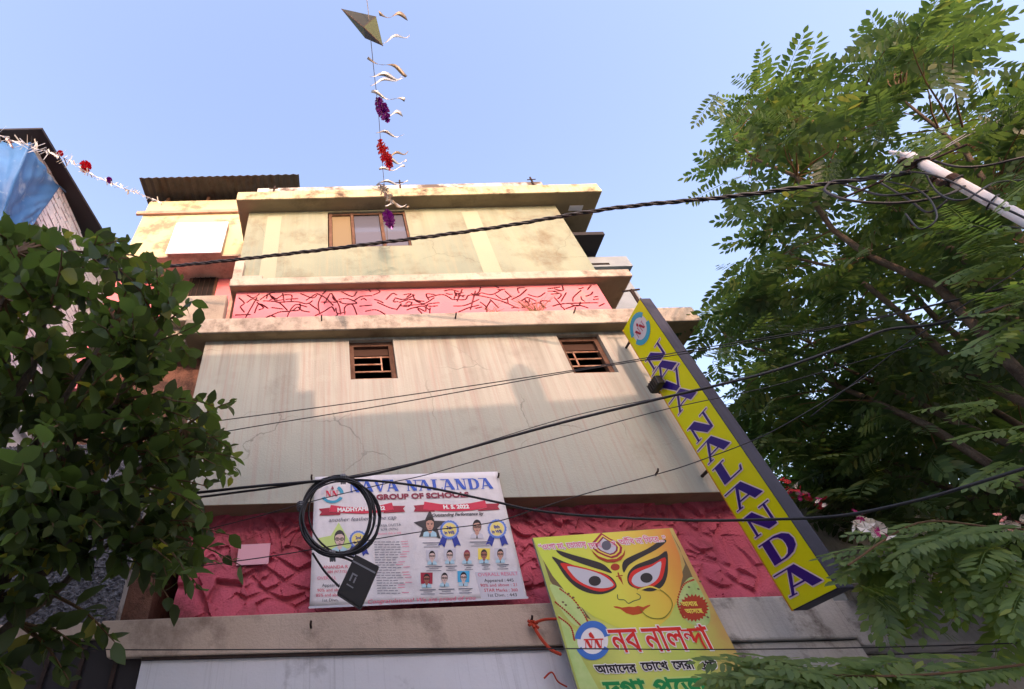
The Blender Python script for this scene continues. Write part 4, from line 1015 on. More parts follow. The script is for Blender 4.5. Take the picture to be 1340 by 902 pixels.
# side ornaments and dark surround
orn = [([Q1([(70, 190), (130, 330), (200, 540), (400, 800), (560, 880), (470, 760), (330, 600), (190, 370), (95, 215)])], .0006, I_MBROWN), ([Q5([(800, 60), (850, 160), (900, 260), (930, 330), (860, 420), (845, 330), (880, 240), (850, 150)])], .0006, I_MBROWN),
       ([curve2(Q5([(160, 350), (230, 370), (300, 430), (350, 510), (360, 560), (290, 560), (215, 470)]))], .0010, ORNA), ([curve2(Q5([(925, 310), (880, 330), (845, 400), (850, 470), (900, 550), (1000, 560), (1010, 480), (975, 400)]))], .0010, ORNA),
       ([Q5([(205, 500), (300, 600), (330, 740), (420, 902), (320, 902), (255, 690)])], .0010, ORNA)]
for it in orn: pr_('ornament', [it])
for pth in (Q5([(215, 370), (290, 430), (350, 520), (370, 570)]), Q5([(190, 440), (260, 500), (320, 560)]), Q5([(925, 320), (870, 350), (840, 440), (870, 520)]), Q5([(210, 520), (270, 570), (290, 640)])):
    mb = MB(); pp = curve2(pth, 7, False)
    DP.fill(mb, [[(p[0] + .008 * math.cos(a_), p[1] + .008 * math.sin(a_)) for a_ in np.linspace(0, 6.28, 7)[:-1]] for p in pp] + stroke(pp, .004), .0018, I_BRICK)
    mb.build('beaded_edge', ps)
for x, y in ((260, 395), (285, 415), (245, 455), (310, 470), (230, 440), (900, 360), (950, 370), (890, 400), (960, 330), (1000, 520)):
    mb = MB(); DP.fill(mb, [ellipse(*DP.px(680 + x / 4.064, 680 + y / 4.064), .010, .008, 8)], .0018, I_MBROWN); mb.build('printed_petal', ps)
face = pr_('face', [([Q5([(72, 98), (795, 48), (850, 190), (868, 300), (838, 430), (795, 520), (735, 572), (640, 588), (520, 575), (400, 520), (290, 440), (175, 300), (110, 190)])], .0014, FACEY)])
E1b = curve2(Q1([(215, 325), (320, 370), (480, 425), (650, 465), (740, 510), (782, 575), (765, 612), (700, 645), (620, 657), (520, 640), (420, 590), (330, 500), (265, 400)]), 3)
E1r = curve2(Q1([(290, 382), (420, 405), (560, 440), (680, 480), (740, 530), (772, 577), (740, 607), (660, 632), (580, 622), (480, 580), (400, 530), (340, 460)]), 3)
E1w = curve2(Q1([(350, 412), (470, 430), (600, 465), (690, 510), (755, 573), (700, 600), (610, 602), (520, 577), (440, 530), (390, 478)]), 3)
E2b = curve2(Q1([(1222, 278), (1233, 400), (1225, 500), (1190, 580), (1130, 620), (1060, 632), (960, 607), (895, 575), (875, 520), (890, 460), (950, 400), (1050, 360), (1150, 320)]), 3)
E2r = curve2(Q1([(1207, 333), (1205, 430), (1180, 520), (1130, 570), (1060, 602), (960, 602), (900, 562), (888, 515), (920, 455), (1000, 418), (1100, 388)]), 3)
E2w = curve2(Q1([(1169, 368), (1165, 450), (1140, 520), (1080, 570), (1000, 592), (940, 577), (913, 540), (935, 490), (1000, 450), (1090, 413)]), 3)
for bk, rd, wh, (cx, cy) in ((E1b, E1r, E1w, (590, 540)), (E2b, E2r, E2w, (1043, 513))):
    pr_('eye', [([bk], .0022, I_CHAR), ([rd], .0030, I_ORED), ([wh], .0038, I_PALE), ([Q1(ellipse(cx, cy, 54, 44, 20))], .0046, I_CHAR)], face)
pr_('eyebrow', [([curve2(Q1([(255, 268), (400, 310), (560, 355), (650, 385), (700, 420), (742, 472), (640, 442), (500, 397), (360, 345), (290, 312)]), 3)], .0022, I_CHAR)], face)
pr_('eyebrow', [([curve2(Q1([(845, 467), (830, 410), (850, 358), (920, 318), (1050, 258), (1180, 178), (1218, 195), (1130, 265), (1000, 332), (900, 392), (868, 432)]), 3)], .0022, I_CHAR)], face)
te = [(645, 116), (720, 165), (795, 200), (832, 245), (825, 292), (790, 327), (740, 342), (680, 322), (610, 290), (568, 250), (560, 212), (592, 178)]
sc_ = lambda k, c=(700, 235): [(c[0] + (x - c[0]) * k, c[1] + (y - c[1]) * k) for x, y in te]
pr_('third_eye', [([Q1(te)], .0022, I_DRED), ([Q1(sc_(.84))], .0030, I_YTXT), ([Q1(sc_(.72, (698, 238)))], .0036, I_MAROON), ([Q1(sc_(.6, (696, 240)))], .0042, I_PALE), ([Q1(ellipse(692, 230, 42, 42, 16))], .0048, I_GREY)], face)
pr_('crescent', [([Q1([(560, 268), (620, 322), (700, 352), (780, 347), (835, 310), (856, 262), (852, 312), (820, 357), (760, 378), (690, 374), (620, 342), (580, 302)])], .0056, I_BRICK)], face)
pr_('forehead_mark', [([Q1(ellipse(770, 418, 40, 31, 18))], .0022, I_BRICK), (stroke(Q1([(780, 500), (832, 492)]), .008) + stroke(Q1([(796, 470), (808, 520)]), .012) + [Q1([(795, 505), (822, 505), (842, 578)])], .0024, I_BRICK)], face)
pr_('nose', [(stroke(curve2(Q1([(790, 660), (797, 700), (850, 706), (885, 736), (930, 716), (985, 697), (988, 668), (960, 650)]), 4, False), .007), .0022, I_DKGRN), (stroke(curve2(Q5([(625, 375), (660, 362), (740, 372), (800, 420), (808, 470), (770, 520), (720, 528), (670, 510), (640, 475)]), 4, False), .006), .0052, I_THINB), (stroke(curve2(Q5([(630, 378), (690, 358), (740, 374)]), 4, False), .012), .0058, I_YTXT)], face)
pr_('lips', [([Q2([(423, 80), (450, 80), (490, 90), (540, 82), (580, 86), (610, 76), (650, 86), (682, 72), (705, 68), (700, 78), (660, 104), (640, 132), (610, 142), (570, 147), (520, 132), (475, 100), (432, 90)])], .0022, I_LIP)], face)
sb = pr_('starburst', [([[DP.px(730 + (1035 + (118 if i % 2 else 98) * math.cos(i * math.pi / 24)) / 5.826, 780 + (92 + (108 if i % 2 else 88) * math.sin(i * math.pi / 24)) / 5.826) for i in range(48)]], .0024, I_BRICK)])
q2 = lambda x, y: (730 + x / 5.826, 780 + y / 5.826)
q1 = lambda x, y: (690 + x / 6.7, 680 + y / 6.7)
def pline(txt, a, b, hp, mat, parent=None, bold=0.0, **k):
    mb = MB(); write(DP, mb, txt, a, b, hp, .0040, mat, bold, **k); return mb.build('lettering', parent or ps)
pline('আবার', q2(948, 80), q2(1068, 76), 5.6, I_YTXT, sb, .003)
pline('আসছে'.replace('ছে', 'েছ'), q2(978, 134), q2(1108, 130), 5.6, I_YTXT, sb, .003)
pline('“ওগো মা, তোমায়'.replace('গো', 'েগা').replace('তো', 'েতা'), q1(110, 268), q1(522, 240), 7.0, I_PINK, None, .002, edge=I_WHITE, edgew=.006)
pline('দেখে দেখে'.replace('দে', 'েদ').replace('খে', 'েখ'), q1(548, 255), q1(785, 238), 7.0, I_PINK, None, .002, edge=I_WHITE, edgew=.006)
pline('আঁখি না ফিরে...”'.replace('খি', 'িখ').replace('ফি', 'িফ').replace('রে', 'ের'), q1(815, 225), q1(1225, 190), 7.0, I_PINK, None, .002, edge=I_WHITE, edgew=.006)
def pwords(segs, mat, bold, edge, ew, h=.0040):
    for t, a, b, hp in segs:
        mb = MB(); write(DP, mb, t, q2(*a), q2(*b), hp / 5.826, h, mat, bold, edge=edge, edgew=ew); mb.build('lettering', ps)
pwords([('নব', (440, 432), (655, 422), 185), ('নাল', (700, 425), (1008, 412), 185), ('া', (1140, 412), (1205, 408), 180)], I_ORED, .006, I_WHITE, .010)
# the joined letter: a small n leaning over a d
mb = MB(); write(DP, mb, 'ন', q2(972, 347), q2(1056, 344), 92 / 5.826, .0046, I_ORED, .004, edge=I_WHITE, edgew=.008); write(DP, mb, 'দ', q2(1052, 404), q2(1146, 400), 160 / 5.826, .0052, I_ORED, .004)
mb.build('lettering', ps)
pwords([('আমাদের'.replace('দে', 'েদ'), (295, 590), (605, 580), 62), ('চোখে'.replace('চো', 'েচা').replace('খে', 'েখ'), (648, 570), (850, 562), 62), ('সেরা'.replace('সে', 'েস'), (888, 560), (1045, 555), 62), ('৫টি'.replace('টি', 'িট'), (1095, 562), (1225, 552), 55)], I_BLACK, .005, I_WHITE, .008)
pwords([('দুগ', (385, 800), (640, 790), 150), ('া', (640, 790), (700, 788), 150), ('পুেজা', (770, 785), (1225, 765), 150)], I_GREEN, .010, I_PGRN, .014)
cx, cy = 265, 340
fe = lambda rx, ry, a0, a1: [(cx + rx * math.cos(math.radians(a)), cy - ry * math.sin(math.radians(a))) for a in np.linspace(a0, a1, 20)]
lgp = pr_('emblem', [([Q2(ellipse(cx, cy, 118, 128, 28))], .0020, I_WHITE), ([Q2(fe(138, 150, 15, 175) + fe(92, 98, 175, 15))], .0028, I_RBLUE), ([Q2(fe(138, 150, 208, 335) + fe(98, 104, 335, 208))], .0029, I_RBLUE)])
mb = MB()
for i in (0, 1): DP.fill(mb, [Q2(q) for q in place_glyph('N', lambda x, y: (200 + i * 72 + x * 72, 398 - y * 66))], .0036 + i * .0003, I_ORED)
DP.fill(mb, stroke(Q2([(198, 335), (342, 330)]), .008), .0042, I_ORED)
DP.fill(mb, [Q2([(240, 312), (232, 290), (250, 275), (268, 300), (280, 322), (262, 325)])], .0042, I_ORED)
mb.build('monogram', lgp)
ribb = []
# red rag tied beside the poster
c0 = at(697, 816, 4.26)
mb = MB(); mb.tube(smooth_path([at(728, 810, 4.15), at(712, 811, 4.22), c0]), .010, flat('red_rag', lin((176, 66, 44)), .9), 6); mb.tube(smooth_path([c0, at(703, 828, 4.24), at(713, 842, 4.22), at(722, 851, 4.2), at(735, 857, 4.2)]), [.012] * 32 + [.005], mb.mats[0], 6)
rr = random.Random(2)
for k in range(8): mb.tube([c0, c0 + Vector((rr.uniform(-.04, .04), rr.uniform(-.03, 0), rr.uniform(-.04, .04)))], .012, mb.mats[0], 5)
tag(mb.build('red_rag'), 'knotted red rag hanging from the brown ledge beside the festival poster', 'rag')
mb = MB(); mb.tube(smooth_path([at(712, 888, 4.3), at(722, 880, 4.28), at(730, 892, 4.28), at(742, 899, 4.28)]), .006, mb.mats[0] if mb.mats else bpy.data.materials['red_rag'], 5)
tag(mb.build('red_string'), 'thin red string loop low on the grey shop front beside the poster', 'string')

# ================================================================== POLE, CABLES, COIL
PLX, PLY = 4.95, 2.0
ptop = at(1190, 205, PLY); PLX = ptop.x
STEEL = plaster('whitewashed_steel', lin((212, 212, 214)), lin((192, 192, 194)), lin((120, 98, 86)), .55, .70, 7, .25, lin((120, 104, 96)), .52, patch=5, bumpk=.1, rough=.55)
pole = empty('street_pole', (PLX, PLY, 0), 'pale steel street pole wrapped with cables in front of the feathery tree', 'pole')
m = MB(); m.tube([(PLX, PLY, 0), (PLX, PLY, 3), (PLX, PLY, ptop.z)], [.052, .045, .039], STEEL, 18); m.build('shaft', pole, smooth=True)
m = MB(); m.tube([(PLX, PLY, ptop.z), (PLX, PLY, ptop.z + .02), (PLX - .03, PLY, ptop.z + .05), (PLX - .07, PLY + .01, ptop.z + .12)], [.044, .03, .02, .012], STEEL, 10); m.build('hook', pole, smooth=True)
m = MB(); m.tube([(PLX - .5, PLY + .3, ptop.z - .16), (PLX + .25, PLY - .15, ptop.z - .12)], .010, RUST, 8); m.build('cross_arm', pole)
for zz in (.10, .42):
    m = MB(); z = ptop.z - zz; m.tube([(PLX, PLY, z - .03), (PLX, PLY, z + .03)], [.049, .049], RUST, 14); m.box(PLX - .10, PLX - .05, PLY - .012, PLY + .012, z - .02, z + .02, RUST); cb = m.build('clamp', pole)
    m = MB(); m.tube([(PLX - .12, PLY, z - .045), (PLX - .12, PLY, z - .02), (PLX - .12, PLY, z - .01), (PLX - .12, PLY, z + .01), (PLX - .12, PLY, z + .02), (PLX - .12, PLY, z + .045)], [.03, .03, .016, .016, .03, .03], flat('glazed_insulator', lin((70, 52, 46)), .25), 12); m.build('insulator', cb)
for k in range(3):
    m = MB(); z = ptop.z - .1 - k * .33
    m.tube([(PLX + .054 * math.cos(a), PLY + .054 * math.sin(a), z + .03 * math.sin(a + k)) for a in np.linspace(0, 6.28, 16)], .006, BLACKR, 6); m.build('cable_tie', pole)
def wire(pts, r, label, mat=BLACKR, name='overhead_cable', n=6, strands=0, twist=.35, grp='overhead cables crossing the lane', cat='cable'):
    P = smooth_path([at(x, y, Y) for x, y, Y in pts], 10)
    m = MB()
    if strands:
        # resample finely for the twist
        D = [0]
        for a, b in zip(P, P[1:]): D.append(D[-1] + (b - a).length)
        N = int(D[-1] / .045); xs = np.linspace(0, D[-1], N)
        C = [np.interp(xs, D, [p[k] for p in P]) for k in range(3)]
        for s in range(strands):
            q = []
            for i in range(N):
                a = xs[i] / twist * 2 * math.pi + s * 2 * math.pi / strands
                q.append((C[0][i], C[1][i] + r * .95 * math.cos(a), C[2][i] + r * .95 * math.sin(a)))
            m.tube(q, r * (.95, .8, .6)[s % 3], mat, 6)
    else: m.tube(P, r, mat, n)
    o = m.build(name, smooth=True)
    return tag(o, label, cat, grp)
wire([(60, 356, 4.1), (172, 352, 3.95), (250, 346, 3.75), (340, 336.5, 3.6), (480, 320, 3.4), (640, 299, 3.15), (800, 273, 2.85), (960, 257, 2.5), (1080, 241, 2.3), (1190, 226, 2.0)], .014, 'thick twisted black power cable passing in front of the top storey window', strands=3)
wire([(200, 566, 3.9), (270, 553, 3.9), (500, 522, 3.7), (735, 487, 3.4), (900, 459, 3.1), (1100, 425, 2.7), (1260, 390, 2.3), (1420, 350, 1.9)], .0045, 'upper thin wire of the pair below the barred windows')
wire([(200, 586, 3.88), (300, 564, 3.88), (500, 531, 3.68), (735, 489, 3.38), (900, 462, 3.08), (1100, 427, 2.68), (1260, 391, 2.32), (1420, 352, 1.92)], .0045, 'lower thin wire of the pair below the barred windows')
YC = 3.4
wire([(-60, 656, 3.6), (200, 649, 3.5), (330, 637, 3.42), (450, 626, YC), (520, 613, YC), (640, 579, 3.35), (740, 552, 3.25), (850, 525, 3.1), (1000, 489, 2.85), (1100, 455, 2.65), (1160, 432, 2.55), (1240, 421, 2.4), (1420, 372, 2.1)], .0105, 'thick black cable holding the coil and rising across the plain wall')
wire([(448, 625, YC + .01), (560, 601, YC), (740, 547, 3.27), (850, 523, 3.12)], .003, 'hair thin wire lashed along the thick black cable above the coil')
wire([(-60, 668, 3.6), (200, 656, 3.5), (330, 642, 3.44), (440, 628, YC), (540, 635, YC), (640, 655, YC), (700, 668, 3.38), (780, 676, 3.3), (900, 681, 3.15), (1000, 680, 3.0), (1100, 675, 2.8), (1200, 655, 2.6), (1280, 632, 2.45), (1420, 588, 2.2)], .0085, 'black cable sagging from the coil across the rose relief to the right')
wire([(250, 698, 3.9), (330, 678, 3.8), (409, 656, 3.7), (500, 634, 3.6), (560, 621, 3.55), (640, 598, 3.5), (740, 571, 3.4), (870, 536, 3.2), (1000, 508, 3.0), (1100, 480, 2.8), (1200, 452, 2.6)], .0035, 'thin wire crossing behind the coil over the banner heading')
wire([(60, 738, 3.9), (200, 745, 3.8), (320, 733, 3.7), (440, 714, 3.6), (551, 696, 3.55), (643, 684, 3.5), (697, 668, 3.45), (760, 648, 3.4), (855, 622, 3.3), (910, 605, 3.2), (1000, 570, 3.0), (1080, 525, 2.8), (1140, 490, 2.7)], .0035, 'thin wire running over the banner portraits up to the yellow sign')
wire([(60, 848, 3.7), (190, 850.5, 3.65), (560, 849, 3.55), (740, 849, 3.5), (950, 850, 3.4), (1200, 846, 3.2), (1420, 838, 3.0)], .0035, 'thin wire stretched level along the foot of the ledge')
for k, (pts, r, lab) in enumerate((([(1085, 240, 2.28), (1080, 250, 2.25), (1110, 262, 2.2), (1170, 266, 2.12), (1230, 258, 2.02), (1262, 244, 1.98)], .011, 'drooping loop of black cable hanging left of the pole top'), ([(1090, 236, 2.3), (1125, 248, 2.25), (1160, 256, 2.15), (1215, 250, 2.05)], .010, 'shorter black cable loop tucked above the drooping loop at the pole'),
        ([(1150, 238, 2.2), (1190, 262, 2.15), (1215, 278, 2.1), (1240, 262, 2.0)], .008, 'lowest black cable loop under the pole top'), ([(1215, 208, 2.0), (1250, 218, 1.95), (1290, 217, 1.9), (1340, 206, 1.8), (1420, 190, 1.7)], .010, 'black cable leaving the pole top level to the right'),
        ([(1120, 238, 2.25), (1175, 225, 2.1), (1230, 232, 1.95), (1290, 262, 1.85), (1340, 285, 1.8), (1420, 330, 1.7)], .007, 'black cable running down along the front of the pole'), ([(1130, 232, 2.3), (1200, 248, 2.05), (1226, 282, 1.98), (1205, 300, 2.05), (1185, 280, 2.12)], .006, 'curled black cable end dangling under the pole top'), ([(1205, 212, 2.05), (1225, 250, 1.97), (1260, 262, 1.9), (1300, 240, 1.85), (1350, 236, 1.78)], .007, 'black cable swinging under the pole to the right edge'), ([(1150, 330, 3.0), (1210, 310, 2.6), (1280, 296, 2.2), (1350, 300, 1.95)], .006, 'short black cable passing behind the pole in the leaves'), ([(1060, 546, 3.3), (1130, 492, 2.95), (1200, 440, 2.6), (1300, 375, 2.25), (1420, 300, 1.9)], .004, 'thin black wire rising steeply through the feathery tree'), ([(1212, 207, 2.02), (1270, 172, 1.95), (1340, 133, 1.85), (1420, 90, 1.75)], .006, 'grey wire climbing from the pole top to the upper right'), ([(1208, 212, 2.03), (1262, 180, 1.96), (1340, 142, 1.86), (1420, 104, 1.76)], .005, 'second grey wire climbing just below the first from the pole top'))):
    wire(pts, r, lab, GREYR if 'grey' in lab else BLACKR, grp='cables tied to the street pole')
# coil of slack cable with a splice box
cl = empty('cable_coil', tuple(at(448, 725, YC)), 'black coil of slack cable hanging from the thick cable in front of the banner', 'coil')
rr = random.Random(8)
def loop(cx, cy, rx, ry, Y, rad, tilt=0):
    P = []
    for k in range(41):
        a = k / 40 * 2 * math.pi
        P.append(at(cx + rx * math.cos(a) + tilt * math.sin(a), cy + ry * math.sin(a), Y + .02 * math.sin(a * 2)))
    m = MB(); m.tube(P, rad, BLACKR, 7); return m.build('loop', cl, smooth=True)
for k in range(7): loop(442 + rr.uniform(-3, 2), 676 + rr.uniform(-2, 2), 46 + rr.uniform(-3, 4), 50 + rr.uniform(-2.5, 2), YC - .03 + k * .012, .0085, rr.uniform(-4, 4))
loop(446, 676, 50, 50, YC - .05, .007, 2); loop(450, 676, 46, 50, YC + .06, .007, 5); loop(445, 678, 53, 48, YC - .06, .0065, -3)
for x, y in ((449, 626), (394, 662), (435, 727)):
    p = at(x, y, YC); m = MB()
    for k in range(3): m.tube([(p.x + .028 * math.cos(a), p.y + .05 * math.sin(a) + .01, p.z + (k - 1) * .014) if x != 449 and x != 435 else (p.x + (k - 1) * .014, p.y + .05 * math.sin(a) + .01, p.z + .028 * math.cos(a)) for a in np.linspace(0, 6.28, 12)], .007, GREYR, 5)
    m.build('cable_tie', cl)
bxp = [at(x, y, YC - .02) for x, y in ((465, 727), (496, 743), (472, 798), (441, 778))]
sp = empty('splice_box', tuple((bxp[2] + bxp[3]) / 2), 'flat black splice box dangling tilted under the cable coil', 'splice box')
n_ = (bxp[1] - bxp[0]).cross(bxp[3] - bxp[0]).normalized()
if n_.y > 0: n_ = -n_
m = MB(); m.hexa([bxp[3] - n_ * .025, bxp[2] - n_ * .025, bxp[2] + n_ * .025, bxp[3] + n_ * .025, bxp[0] - n_ * .025, bxp[1] - n_ * .025, bxp[1] + n_ * .025, bxp[0] + n_ * .025], BOXM); hb = m.build('housing', sp, bevel=.006)
L_ = lambda u, v: bxp[0] * (1 - u) * (1 - v) + bxp[1] * u * (1 - v) + bxp[2] * u * v + bxp[3] * (1 - u) * v
m = MB(); m.add([L_(u, v) + n_ * .027 for u, v in ((.03, .16), (.97, .16), (.97, .2), (.03, .2))], [(0, 1, 2, 3)], GREYR); m.build('lid_seam', hb)
m = MB()
for (u0, v0, u1, v1) in ((.2, .42, .42, .46), (.2, .46, .26, .62), (.36, .48, .42, .62), (.18, .7, .46, .73)): m.add([L_(u, v) + n_ * .027 for u, v in ((u0, v0), (u1, v0), (u1, v1), (u0, v1))], [(0, 1, 2, 3)], GREYR)
m.build('worn_label', hb)
for pts in ([(438, 722, YC), (452, 726, YC), (466, 731, YC - .01)], [(430, 727, YC), (450, 730, YC), (468, 738, YC - .02)], [(409, 724, YC), (425, 748, YC), (444, 768, YC)]):
    m = MB(); m.tube(smooth_path([at(*q) for q in pts]), .008, BLACKR, 6); m.build('lead', sp, smooth=True)

# ================================================================== GARLANDS, KITE, TINSEL
FOIL = flat('silver_foil', lin((176, 172, 164)), .35, .5, .5)
RIBB = flat('dull_gold_ribbon', lin((120, 104, 80)), .45, .5, .2)
PURP = flat('purple_tinsel', lin((128, 20, 140)), .35, .5, .2)
REDT = flat('red_tinsel', lin((196, 24, 50)), .35, .5, .2)
OLIVE = flat('olive_kite_paper', lin((66, 74, 34)), .8); DOLIVE = flat('dark_kite_paper', lin((38, 40, 26)), .8)
gpath = [(470, -60, .95), (480, 0, 1.22), (484, 40, 1.42), (489, 90, 1.8), (495, 145, 2.25), (499, 200, 2.8), (503, 245, 3.3), (506, 290, 4.0), (507, 318, 4.3)]
GP = smooth_path([at(*q) for q in gpath], 8)
m = MB(); m.tube(GP, .004, RIBB, 5); tag(m.build('garland_string'), 'taut decoration string running overhead to the top storey window', 'string')
def streamer(p, d, L, wd, mat, label, grp, wob=.1, seed=0):
    r = random.Random(seed); n = 12; vs = []
    d = Vector(d).normalized(); side = d.cross(Vector((0, 1, 0.4))).normalized(); ph = r.uniform(0, 6)
    for i in range(n + 1):
        t = i / n; c = p + d * (L * t) + side * (wob * L * math.sin(t * 5 + ph) * t) + Vector((0, .02 * math.sin(t * 8 + ph), 0))
        ww = side * wd * (.5 + .15 * math.sin(t * 9 + ph)) + Vector((0, wd * .4 * math.sin(t * 7 + ph), 0))
        vs += [c + ww, c - ww]
    m = MB(); m.add(vs, [(2 * i, 2 * i + 1, 2 * i + 3, 2 * i + 2) for i in range(n)], mat)
    o = m.build('ribbon_streamer', smooth=True); o.modifiers.new('thick', 'SOLIDIFY').thickness = .002
    return tag(o, label, 'streamer', grp)
SG = 'ribbon streamers on the overhead string'
sts = [((496, 20, 1.32), (532, 22), RIBB, 'dull ribbon streamer flying beside the top of the olive kite'), ((500, 55, 1.5), (534, 44), FOIL, 'pale streamer flying from the lower tip of the olive kite'), ((481, 77, 1.7), (534, 96), RIBB, 'brown ribbon streamer directly under the olive kite'), ((484, 98, 1.85), (530, 101), FOIL, 'short pale streamer second below the olive kite'),
       ((485, 110, 1.95), (526, 100), FOIL, 'bent pale streamer third below the olive kite'), ((486, 121, 2.03), (529, 134), FOIL, 'curved pale streamer just above the purple tinsel tassel'), ((497, 151, 2.3), (526, 149), FOIL, 'pale streamer flying from the purple tinsel tassel'), ((492, 172, 2.5), (528, 178), FOIL, 'white streamer between the purple and the red tassel'), ((508, 204, 2.85), (534, 198), RIBB, 'brown streamer flying from the red tassel'), ((506, 210, 2.92), (532, 213), FOIL, 'pale streamer under the red tassel'), ((496, 222, 3.05), (530, 220), FOIL, 'thin pale streamer above the roof edge'), ((498, 238, 3.2), (534, 240), FOIL, 'thin streamer level with the roof edge'), ((505, 262, 3.5), (534, 274), RIBB, 'brown streamer in front of the roof slab soffit'), ((504, 268, 3.6), (532, 268), FOIL, 'pale streamer in front of the wide top window')]
for i, (a, b, mt, lb) in enumerate(sts):
    p = at(*a); q = at(b[0], b[1], a[2] + .05); streamer(p, q - p, (q - p).length, .028 + .012 * (i % 3 == 0), mt, lb, SG, .055, i)
def tinsel(p, L, R, mat, label, grp, n=150, seed=1, name='tinsel_tassel', axis=(0.1, 0, -1)):
    r = random.Random(seed); m = MB(); ax = Vector(axis).normalized()
    for k in range(n):
        t = r.random(); a = r.uniform(0, 6.28); rad = R * (math.sin(math.pi * min(1, t * .85 + .12)) ** .7)
        u = ax.cross(Vector((0, 1, .3))).normalized(); v = ax.cross(u)
        d = (u * math.cos(a) + v * math.sin(a)); c = p + ax * (L * t)
        tip = c + d * rad + ax * (L * .12 * r.random()); s = ax.cross(d) * .008 + ax * r.uniform(-.006, .006)
        m.add([c - s, c + s, tip + s, tip - s], [(0, 1, 2, 3)], mat)
    return tag(m.build(name), label, 'tassel', grp)
TG = 'tinsel tassels on the overhead string'
tinsel(at(494, 130, 2.2), .62, .072, PURP, 'purple tinsel tassel under the olive kite', TG, seed=2)
tinsel(at(496, 184, 2.65), .72, .072, REDT, 'red tinsel tassel against the sky above the roof', TG, seed=3)
tinsel(at(505, 276, 3.85), .42, .085, PURP, 'purple tinsel tassel in front of the wide top window', TG, seed=4)
tinsel(at(495, 240, 3.25), .42, .07, FOIL, 'white foil tassel across the roof edge', TG, n=60, seed=5, axis=(.35, .1, -1))
kt = empty('paper_kite', tuple(at(478, 40, 1.4)), 'olive diamond paper kite hanging on the overhead string', 'kite')
k4 = [at(447, 12, 1.40), at(492, 22, 1.34), at(501, 60, 1.44), at(478, 50, 1.50)]; kc = at(476, 36, 1.36)
for i in range(4):
    m = MB(); m.add([k4[i], k4[(i + 1) % 4], kc], [(0, 1, 2)], OLIVE if i % 2 else DOLIVE); o = m.build('sail', kt); o.modifiers.new('thick', 'SOLIDIFY').thickness = .003
for a, b in ((0, 2), (1, 3)):
    m = MB(); m.tube([k4[a], kc + Vector((0, 0, .006)), k4[b]], .005, WOOD, 5); m.build('spar', kt)
# left garland from the eave to the annex roof
lp = [(-30, 165, 2.4), (0, 178, 2.55), (40, 192, 2.85), (80, 205, 3.3), (115, 226, 4.0), (150, 242, 4.2), (180, 253, 4.4), (214, 266, 4.85)]
LP = smooth_path([at(*q) for q in lp], 10)
m = MB(); m.tube(LP, .004, FOIL, 5); rr = random.Random(5)
for k, p in enumerate(LP):
    for q in range(3):
        d = Vector((rr.uniform(-1, 1), rr.uniform(-.6, .6), rr.uniform(-1, .7))).normalized() * rr.uniform(.04, .16 if k < 34 else .09); s = d.cross(Vector((0, 1, 0))).normalized() * .009
        m.add([p - s, p + s, p + d + s, p + d * 1.1 - s], [(0, 1, 2, 3)], FOIL)
tag(m.build('foil_garland'), 'silver foil garland strung from the dark eave to the annex roof', 'garland')
tinsel(at(113, 213, 3.95), .24, .10, REDT, 'large red tinsel ball on the silver foil garland', 'tinsel on the foil garland', n=220, seed=6, axis=(.15, .1, -1))
tinsel(at(80, 199, 3.3), .09, .045, REDT, 'tiny red tinsel ball nearest the dark eave', 'tinsel on the foil garland', n=70, seed=7)
tinsel(at(143, 233, 4.15), .16, .05, PURP, 'small magenta tinsel on the foil garland near the annex', 'tinsel on the foil garland', n=110, seed=8, axis=(.3, 0, -1))
# flower garlands right of the sign
def flowers(pts, n, mats, label, seed, spread=.06):
    r = random.Random(seed); P = smooth_path([at(*q) for q in pts], 10); m = MB()
    for k in range(n):
        p = P[r.randrange(len(P))] + Vector((r.uniform(-1, 1), r.uniform(-1, 1), r.uniform(-1, 1))) * spread; mt = r.choice(mats)
        ax = Vector((r.uniform(-1, 1), r.uniform(-1, .3), r.uniform(-1, 1))).normalized(); u = ax.orthogonal().normalized(); v = ax.cross(u); R = r.uniform(.016, .036)
        vs = [p]; fs = []
        for q in range(5):
            a = q * 1.2566; b = a + 1.05; vs += [p + (u * math.cos(a) + v * math.sin(a)) * R + ax * R * .4, p + (u * math.cos(b) + v * math.sin(b)) * R + ax * R * .4]; fs.append((0, 2 * q + 1, 2 * q + 2))
        m.add(vs, fs, mt)
    return tag(m.build('flower_garland'), label, 'garland', 'cloth flower garlands right of the sign')
PK, RD_, WF = flat('magenta_cloth', lin((196, 50, 128)), .7), flat('red_cloth', lin((176, 44, 50)), .7), flat('cream_cloth', lin((232, 222, 206)), .8)
flowers([(1030, 632, 4.4), (1045, 645, 4.35), (1060, 652, 4.3), (1078, 660, 4.2)], 34, [RD_, RD_, WF, PK], 'red cloth flower garland close to the right edge of the sign', 1, .045)
flowers([(1122, 682, 2.9), (1140, 690, 2.85), (1156, 698, 2.8)], 26, [PK, WF, WF], 'pink and cream cloth flower garland above the dark shed', 2, .035)
flowers([(1312, 684, 3.8), (1345, 692, 3.6), (1380, 700, 3.5)], 30, [flat('salmon_cloth', lin((226, 150, 140)), .8), WF], 'salmon cloth flower garland at the far right among the leaves', 3)

